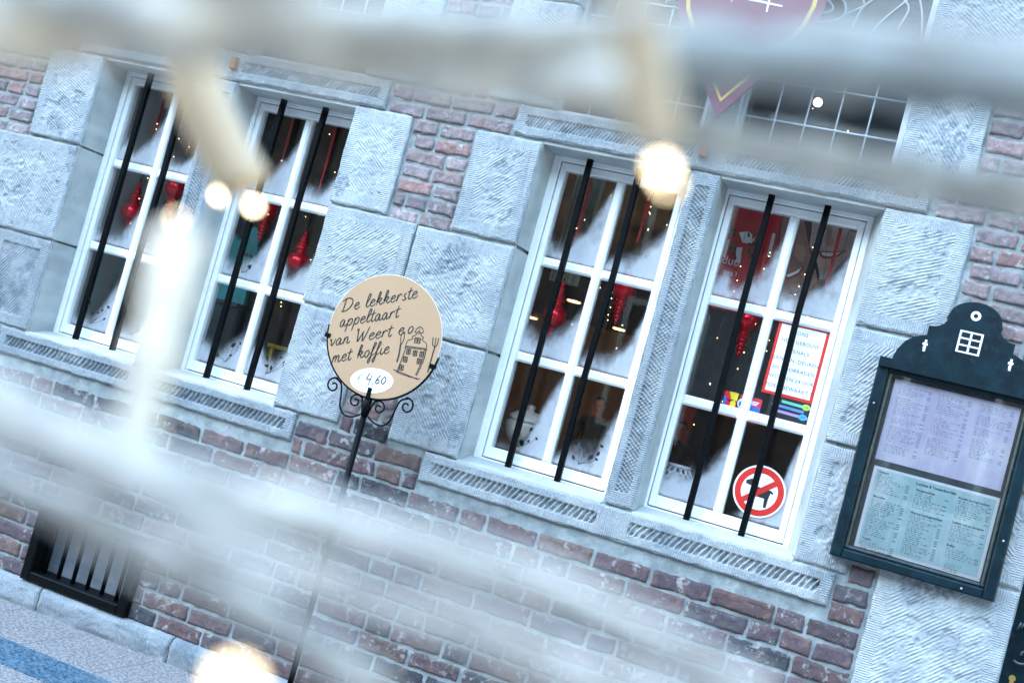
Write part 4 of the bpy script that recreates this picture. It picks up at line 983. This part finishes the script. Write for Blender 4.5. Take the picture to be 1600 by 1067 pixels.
def skin_mat(name, a, b_): return plain(name, a, .6, var=.16, sc=16)
b = MB(); px_poly(b, [(820, 60), (1620, 190), (1500, 350), (1005, 925), (690, 1010)], .33, th=.003); b.build('poster_sheet', skin_mat('man_skin_print', (.33, .18, .13), 0), pp)
b = MB(); px_poly(b, [(1062, 150), (1600, 230), (1500, 350), (1200, 700), (1130, 716), (1105, 570), (1035, 410), (1055, 300)], .3265); b.build('face_print', plain('woman_skin_print', (.62, .44, .36), .6, var=.14, sc=18), pp)
def prn(name, col, polys, Y):
    b = MB()
    for k, p in enumerate(polys): px_poly(b, p, Y-.00003*k)
    b.build(name, plain('print_'+name, col, .6, var=.1), pp)
prn('dark_print', (.05, .03, .028), [[(985, 150), (1065, 170), (1055, 300), (1035, 420), (1015, 330)], [(1035, 420), (1105, 570), (1135, 716), (1110, 720), (1060, 560)], [(845, 820), (900, 830), (950, 815), (900, 850), (850, 838)], [(1110, 255), (1160, 248), (1205, 270), (1160, 268)], [(1380, 270), (1440, 280), (1470, 300), (1400, 290)], [(1330, 460), (1350, 452), (1352, 470)]], .3262)
prn('cheek_print', (.45, .27, .2), [[(920, 400), (985, 410), (1010, 470), (980, 560), (930, 545), (900, 480)], [(860, 760), (950, 745), (970, 790), (900, 812)], [(1050, 640), (1090, 620), (1110, 720), (1040, 800)]], .3260)
prn('nose_print', (.48, .30, .22), [[(1200, 220), (1240, 230), (1235, 330), (1255, 395), (1220, 425), (1180, 410), (1175, 360)]], .3258)
prn('lip_print', (.32, .07, .075), [[(830, 665), (900, 640), (985, 590), (992, 610), (940, 680), (860, 712), (825, 700)], [(1120, 465), (1170, 462), (1230, 468), (1335, 462), (1300, 505), (1230, 532), (1160, 530), (1130, 510)]], .3256)
prn('teeth_print', (.85, .82, .8), [[(838, 668), (905, 645), (968, 604), (940, 650), (865, 688), (836, 686)], [(1140, 472), (1230, 478), (1315, 470), (1280, 500), (1200, 510), (1150, 500)]], .3254)
prn('collar_print', (.5, .55, .58), [[(1130, 650), (1200, 690), (1180, 712), (1120, 712)]], .3252)
# ---- display things on the window boards
te = thing('teal_dresser', 'teal painted dresser back with scalloped top inside second window', 'furniture', (.55, .55, GZ))
q = [onY(u, v, .55) for u, v in ((378, 350), (389, 345), (398, 338), (404, 347), (396, 362), (393, 372), (400, 385), (394, 398), (389, 410), (382, 423), (377, 440), (382, 468), (370, 470), (330, 462))]
prf = [(p[0], p[2]) for p in q]; prf = [(prf[-1][0]-.02, prf[-1][1]), (prf[-1][0]-.02, prf[0][1]+.01)] + prf[:-1]
prf = [(a, c) for a, c in prf]
xl_ = min(a for a, c in prf); prf2 = [(.15, .36), (.15, .70), (.30, .705), (.36, .745), (.395, .735), (.43, .70), (.455, .712), (.475, .765), (.51, .79), (.545, .775), (.56, .735), (.555, .70), (.575, .665), (.60, .64), (.59, .60), (.565, .585), (.56, .54), (.575, .36)]
b = MB(); b.prism([(a+.10, c) for a, c in prf2], .55, .585); b.build('scalloped_back', plain('teal_paint', (.03, .33, .33), .5, var=.12), te)
b = MB(); b.bbox(.28, .70, .45, .60, .35, .375, .004); b.bbox(.28, .70, .47, .60, GZ+.01, .348, .004); b.build('cupboard', plain('dark_teal_paint', (.02, .05, .055), .5), te)
b = MB()
for z_ in (.50, .545, .59): b.box(.33, .62, .547, .5505, z_, z_+.004)
b.build('groove_lines', plain('groove_teal', (.02, .2, .2), .6), te)
yc = thing('yellow_chair', 'small yellow wooden chair inside the second window', 'chair', (1.0, .62, -.02))
YM = plain('yellow_paint', (.55, .36, .02), .5)
st_ = MB(); st_.box(.72, 1.5, .4, .95, -.06, -.022); tag(st_.build('display_bench', plain('dark_bench', (.03, .028, .025), .5), None, (1.1, .7, -.06)), 'dark low display bench inside the second window', 'bench')
for p in ([(.915, .72, -.02), (.93, .74, .47)], [(1.10, .72, -.02), (1.115, .74, .47)], [(.925, .52, -.02), (.925, .53, .20)], [(1.105, .52, -.02), (1.105, .53, .20)]):
    b = MB(); b.tube([p[0], p[1]], .012, 8); b.build('leg', YM, yc)
b = MB(); b.bbox(.90, 1.13, .51, .76, .20, .22, .004); b.build('seat', YM, yc)
for z_ in (.33, .42):
    b = MB(); b.bbox(.925, 1.11, .725, .745, z_, z_+.045, .004); b.build('back_rail', YM, yc)
# cream lidded tureen
tu = thing('tureen', 'cream lidded tureen inside bottom left pane of third window', 'dish', (2.475, .24, .012))
b = MB(); CR = plain('cream_glaze', (.52, .47, .40), .25, var=.12, sc=30)
b.lathe([(.05, 0), (.055, .015), (.045, .025), (.085, .05), (.10, .09), (.102, .12), (.095, .135)], (2.475, .24, .055), 28); b.build('bowl', CR, tu)
b = MB(); b.lathe([(.10, .136), (.085, .158), (.055, .178), (.022, .186), (.016, .196), (.022, .208), (.006, .216)], (2.475, .24, .055), 28); b.build('lid', CR, tu)
for s_ in (-1, 1):
    b = MB(); b.tube([(2.475+s_*.098, .24, .055+.10), (2.475+s_*.125, .24, .055+.115), (2.475+s_*.125, .24, .055+.085), (2.475+s_*.098, .24, .055+.07)], .007, 8); b.build('handle', CR, tu)
b = MB(); b.bbox(2.38, 2.60, .15, .34, .014, .054, .004); tag(b.build('wooden_box', plain('brown_wood', (.12, .06, .035), .6), None, (2.49, .24, .014)), 'brown wooden box under the cream tureen', 'box')
# pierced white lantern
la = thing('lantern', 'white honeycomb lantern in bottom left corner of fourth window', 'lantern', (3.20, .20, .012))
b = MB(); b2 = MB()
RL = lambda z_: .078*math.sin(min(1, max(0, (z_/.17)))*pi*.62+.62)**.8
for r in range(7):
    for k in range(14):
        a0 = 2*pi*(k+.5*(r % 2))/14; zc = .018+r*.0225; ring_ = []
        for m in range(6):
            aa = a0+.16*cos(m*pi/3+pi/6)*1.25; zz = zc+.0145*sin(m*pi/3+pi/6); rr = RL(zz); ring_.append((3.20+rr*cos(aa), .20+rr*sin(aa), .014+zz))
        b.tube(ring_+[ring_[0]], .0026, 5, cap=False)
b.build('honeycomb_body', plain('white_ceramic', (.72, .74, .76), .3), la)
b2.lathe([(.052, .165), (.056, .17), (.05, .178)], (3.20, .20, .014), 24); b2.lathe([(.05, .0), (.056, .004), (.05, .008)], (3.20, .20, .012), 24); b2.build('rim', plain('white_rim', (.72, .74, .76), .3), la)
# hanging cable and grey box inside the first window
ca = thing('cable', 'thin dark cable looping down the pale reveal inside leftmost window', 'cable', (.10, .40, .3))
b = MB(); q = [onY(80+a/4.64, 330+c/4.64, .42) for a, c in ((425, 305), (415, 360), (350, 440), (325, 520), (330, 600), (318, 650), (310, 600), (320, 500))]; b.tube(smooth_path(q, 6), .0025, 6)
q = [onY(80+a/4.64, 330+c/4.64, .42) for a, c in ((300, 570), (295, 660), (292, 740))]; b.tube(smooth_path(q, 4), .006, 6); b.build('cord', M['black'], ca)
b = MB(); q = onY(80+440/4.64, 330+440/4.64, .42); b.bbox(q[0]-.02, q[0]+.04, .42, .46, q[2]-.075, q[2]+.06, .01); b.build('junction_box', plain('grey_green_box', (.04, .06, .055), .5), ca)
# pendant lamps deep in the room
PM = emit('warm_lamp_glow', (1, .62, .26), 1.2)
for k, (u, v, lab) in enumerate(((780+625/3.336, 240+915/3.336, 'lit pendant lamp seen through right middle pane of third window'), (780+165/3.336, 240+853/3.336, 'lit pendant lamp at the left edge of third window'), (780+390/3.336, 240+770/3.336, 'lit pendant lamp behind the red spired bauble of third window'))):
    p = onY(u, v, 9.6 if k == 0 else 8.0); t = thing('pendant_lamp', lab, 'lamp', tuple(p), 'pendant lamps in the room')
    b = MB(); b.lathe([(.085, .0), (.09, .01), (.06, .05), (.02, .07)], p, 24); b.build('lamp_shade', M['black'], t)
    b = MB(); b.lathe([(.002, -.006), (.07, -.005), (.078, -.001)], p, 24); b.build('glowing_disc', PM, t)
    ld = bpy.data.lights.new('lamp_light', 'POINT'); ld.energy = 2.6 if k == 0 else 0.8; ld.color = (1, .66, .36); ld.shadow_soft_size = .08
    lo_ = bpy.data.objects.new('lamp_light', ld); COL.objects.link(lo_); lo_.parent = t; lo_.location = (0, 0, -.1)
    b = MB(); b.tube([p+np.array([0, 0, .07]), np.array([p[0], p[1], 2.66])], .004, 6); b.build('cord', M['black'], t)
b = MB(); p = onY(1278, 160, 1.6); t = thing('pendant_lamp', 'bright warm lamp glowing behind the leaded window above fourth window', 'lamp', tuple(p))
b.ball(p, .026, 12); b.build('glowing_disc', emit('lamp_glow', (1, .8, .55), 2), t); b = MB(); b.tube([p, np.array([p[0], p[1], 2.66])], .004, 6); b.build('cord', M['black'], t)
# ---- two people far back in the room
SKIN = plain('skin', (.42, .24, .17), .55, var=.08)
def person(label, loc, coat, legs, hairc, h=1.84):
    t = thing('person', label, 'person', loc)
    k = h/1.78; N = []; E = []; Rr = []
    def v(x, y, z_, r, par=None):
        N.append((x*k, y*k, z_*k)); Rr.append(r*k)
        if par is not None: E.append((par, len(N)-1))
        return len(N)-1
    pel = v(0, 0, .93, .135); wst = v(0, -.01, 1.08, .125, pel); ch = v(0, 0, 1.27, .150, wst); sh = v(0, .01, 1.42, .105, ch); nk = v(0, -.005, 1.50, .056, sh)
    hd = v(0, -.015, 1.585, .074, nk); h2 = v(0, -.01, 1.66, .086, hd); cr = v(0, 0, 1.73, .062, h2)
    for s_ in (-1, 1):
        a = v(s_*.17, .01, 1.415, .068, sh); e_ = v(s_*.235, .03, 1.14, .046, a); w_ = v(s_*.235, -.05, .90, .030, e_); pm = v(s_*.232, -.065, .83, .032, w_)
        for f, (dx, dy, L) in enumerate(((-.020, 0, .075), (-.007, -.004, .085), (.007, -.004, .08), (.019, 0, .066))):
            f1 = v(s_*.232+dx, -.072+dy, .775, .0095, pm); f2 = v(s_*.232+dx, -.062+dy, .775-L*.5, .0088, f1); v(s_*.232+dx, -.045+dy, .775-L, .0075, f2)
        th = v(s_*.232-s_*.034, -.085, .815, .0105, pm); v(s_*.232-s_*.042, -.095, .775, .009, th)
        hp = v(s_*.095, 0, .86, .098, pel); kn = v(s_*.105, -.015, .49, .062, hp); an = v(s_*.11, .02, .09, .043, kn); v(s_*.12, -.12, .04, .042, an)
    me = bpy.data.meshes.new('body'); me.from_pydata(N, E, []); o = bpy.data.objects.new('body', me); COL.objects.link(o)
    sk = o.modifiers.new('s', 'SKIN'); ss = o.modifiers.new('u', 'SUBSURF'); ss.levels = ss.render_levels = 2
    for i, d in enumerate(me.skin_vertices[0].data): d.radius = (Rr[i], Rr[i]*(.72 if i in (pel, wst, ch, sh) else 1)); d.use_root = (i == 0)
    bpy.context.view_layer.update(); m2 = bpy.data.meshes.new_from_object(o.evaluated_get(DG())); bpy.data.objects.remove(o)
    m2.materials.clear()
    for m in (SKIN, coat, legs): m2.materials.append(m)
    for p in m2.polygons:
        z_ = p.center[2]/k; p.use_smooth = True
        p.material_index = 0 if (z_ > 1.475 or (z_ < .90 and abs(p.center[0]/k) > .185)) else (1 if z_ > .86 else 2)
    o = bpy.data.objects.new('body', m2); COL.objects.link(o); o.parent = t
    ORG[t.name] = (0, 0, 0)
    b = MB(); n = 16
    for i in range(7):
        th = i/6*1.75
        for q in range(n): b_ = 0
    V = []; F = []
    for i in range(8):
        th = i/7*1.85
        for q in range(n):
            a = 2*pi*q/n; r = .094*k; fr = 1.0 if sin(a) > -.35 else .55     # high at the brow
            tt = th*fr; V.append((r*sin(tt)*cos(a)*.95, r*sin(tt)*sin(a)*1.04, 1.665*k+r*cos(tt)*1.05))
    for i in range(7):
        for q in range(n): F.append((i*n+q, (i+1)*n+q, (i+1)*n+(q+1) % n, i*n+(q+1) % n))
    b.add(V, F, 0, True); b.build('hair', hairc, t)
    for s_ in (-1, 1):
        b = MB(); b.ball((s_*.032*k, -.083*k, 1.645*k), .0125*k, 8); b.build('eye', M['black'], t)
        b = MB(); b.ball((s_*.086*k, 0, 1.63*k), (.014, .022, .032), 8); b.build('ear', SKIN, t)
    b = MB(); b.add([(-.016*k, -.083*k, 1.60*k), (.016*k, -.083*k, 1.60*k), (0, -.118*k, 1.607*k), (0, -.086*k, 1.65*k)], [(0, 1, 2), (0, 2, 3), (1, 3, 2), (0, 3, 1)]); b.build('nose', SKIN, t)
    b = MB(); b.ball((0, -.081*k, 1.565*k), (.024, .012, .006), 8); b.build('mouth', plain('lips', (.25, .08, .07), .5), t)
    b = MB(); b.lathe([(.075, 0), (.088, .02), (.082, .055), (.07, .07)], (0, 0, 1.44*k), 18); b.build('collar', coat, t)
    return t
person('person in dark green sweater with red trousers seen deep inside third window', (-.23, 11.0, GZ+.012), plain('dark_green_knit', (.03, .06, .055), .9), plain('red_trousers', (.35, .03, .05), .8), plain('dark_hair', (.012, .01, .01), .6), 1.86)
p = onY(1010+272/5.08, 640+160/5.08, 11.6)
person('person in black coat standing before the red panel in fourth window', (p[0], 11.6, GZ+.012), plain('black_coat', (.008, .008, .009), .9), plain('black_trousers', (.008, .008, .009), .9), plain('black_hair', (.006, .006, .006), .6), 1.84)

# ================================================================== THE WHITE LIT BRANCHES CLOSE TO THE LENS
M['twig'] = plain('white_painted_twig', (.46, .41, .345), .7, var=.3, sc=45, bump=.6, bsc=60, dirt=((.30, .28, .25), 40, .4))
M['shadetwig'] = plain('twig_shade_grey', (.30, .295, .265), .8, var=.2, sc=20)  # darker grey puts the shading of the upper right branch into its colour
M['cream'] = plain('cream_painted_twig', (.54, .45, .34), .7, var=.1)
M['socket'] = plain('beige_lamp_socket', (.46, .32, .185), .5, var=.06)
LED = emit('warm_white_led', (1, .80, .50), 2.3)
tr = thing('lit_branches', 'white painted branches with warm lamps, blurred close in front', 'branches', (3.8, -4.6, GZ))
T0 = at(-520, 300, .46)
tz = lambda z_: np.array([T0[0]+.02*math.sin(z_*5), T0[1]+.015*math.cos(z_*4), z_])
b = MB(); zz = np.linspace(GZ+.012, T0[2]+.35, 16); b.tube([tz(q) for q in zz], np.linspace(.028, .012, 16), 12); b.build('trunk', M['twig'], tr)
BR = [  # pixel path, depth (start, end), half width in px (start, end), grows from the trunk
 ([(-160, 66), (60, 52), (330, 52), (560, 90), (780, 122), (1010, 140)], .31, .42, 56, 44, True),
 ([(200, 22), (420, 14), (640, 38), (820, 52), (960, 62)], .31, .42, 34, 40, False),
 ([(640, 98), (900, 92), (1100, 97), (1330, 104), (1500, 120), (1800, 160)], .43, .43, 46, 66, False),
 ([(830, 112), (1000, 186), (1120, 218), (1300, 254), (1450, 284), (1620, 312), (1800, 340)], .44, .46, 34, 40, False),
 ([(-260, 540), (0, 645), (180, 722), (360, 782), (560, 826), (800, 892), (1000, 980), (1200, 1095)], .37, .34, 60, 22, True),
 ([(-260, 650), (0, 752), (150, 818), (300, 898), (450, 982), (600, 1085)], .42, .38, 28, 30, True),
 ([(180, 722), (340, 846), (540, 925), (740, 988), (930, 1055), (1100, 1135)], .33, .30, 24, 30, False),
 ([(276, 372), (262, 450), (238, 560), (205, 700), (180, 760)], .48, .40, 40, 28, False),
 ([(-200, 20), (150, -10), (500, -60)], .32, .32, 46, 40, True),
 ([(820, 52), (960, 20), (1120, 14), (1300, 22), (1500, 52), (1700, 60)], .30, .30, 17, 15, False),
 ([(560, 826), (700, 905), (840, 1000), (930, 1120)], .31, .30, 13, 10, False),
 ([(-260, 610), (60, 700), (260, 775), (430, 835)], .36, .36, 20, 8, True),
]
for pts, d0, d1, h0, h1, root in BR:
    n = len(pts); P = [at(u, v, d0+(d1-d0)*k/(n-1)) for k, (u, v) in enumerate(pts)]; R_ = [(h0+(h1-h0)*k/(n-1))*(d0+(d1-d0)*k/(n-1))/FPX for k in range(n)]
    if root: P = [tz(P[0][2]-.05)] + P; R_ = [R_[0]*1.15] + R_
    sp = smooth_path(P, 8); rr = np.interp(np.linspace(0, 1, len(sp)), np.linspace(0, 1, len(R_)), R_); rr = rr*(1+.13*np.sin(np.arange(len(sp))*.9)+.10*np.sin(np.arange(len(sp))*2.3+len(pts)))
    b = MB(); b.tube(sp, rr, 12); 
    rgb_ = random.Random(len(pts)*100+int(pts[1][0]))
    for q in range(3 if (root and pts[0][1] > 400) or pts[0] in ((180, 722), (640, 98)) else 0):                                     # short side twigs
        k = rgb_.randrange(len(sp)//4, len(sp)-2); dv_ = sp[k+1]-sp[k]; L_ = (.03+.03*rgb_.random())/np.linalg.norm(dv_); sd_ = (UP*rgb_.choice((-1, 1))*.45+RX*.1+FW*(rgb_.random()-.3))*np.linalg.norm(dv_)
        b.tube(smooth_path([sp[k], sp[k]+(dv_*.6+sd_*.5)*L_, sp[k]+(dv_*1.1+sd_)*L_], 4), np.linspace(.3, .12, 9)*rr[k], 7)
    b.build('branch', M['cream'] if pts[0] == (276, 372) else M['shadetwig'] if pts[0] == (640, 98) else M['twig'], tr)
LD = [ # socket path px, depth, half width, lamps
 ([(975, -60), (1000, 60), (1018, 160), (1030, 225)], .37, 42, [(1034, 264, 11), (1044, 286, 7)]),
 ([(292, 60), (312, 150), (345, 225), (384, 292)], .72, 42, [(345, 304, 10), (396, 322, 9)]),
 ([(272, 400), (277, 360)], .52, 34, [(276, 342, 5)]),
 ([(420, 1150), (385, 1110)], .25, 22, [(366, 1070, 19)]),
 ([(210, 690), (198, 715)], .44, 12, [(191, 726, 3.0)]),
]
for pts, d, hw_, lamps in LD:
    P = smooth_path([at(u, v, d) for u, v in pts], 6); b = MB(); b.tube(P, hw_*d/FPX, 12); so = b.build('lamp_socket', M['socket'], tr)
    for u, v, r in lamps:
        b = MB(); b.ball(at(u, v, d), r*d/FPX, 14); b.build('lamp', LED, so)

# lift everything so that the pavement lies at height 0
for o in list(S.objects):
    if o.parent is None and o is not cam and o is not sun: o.location.z -= GZ
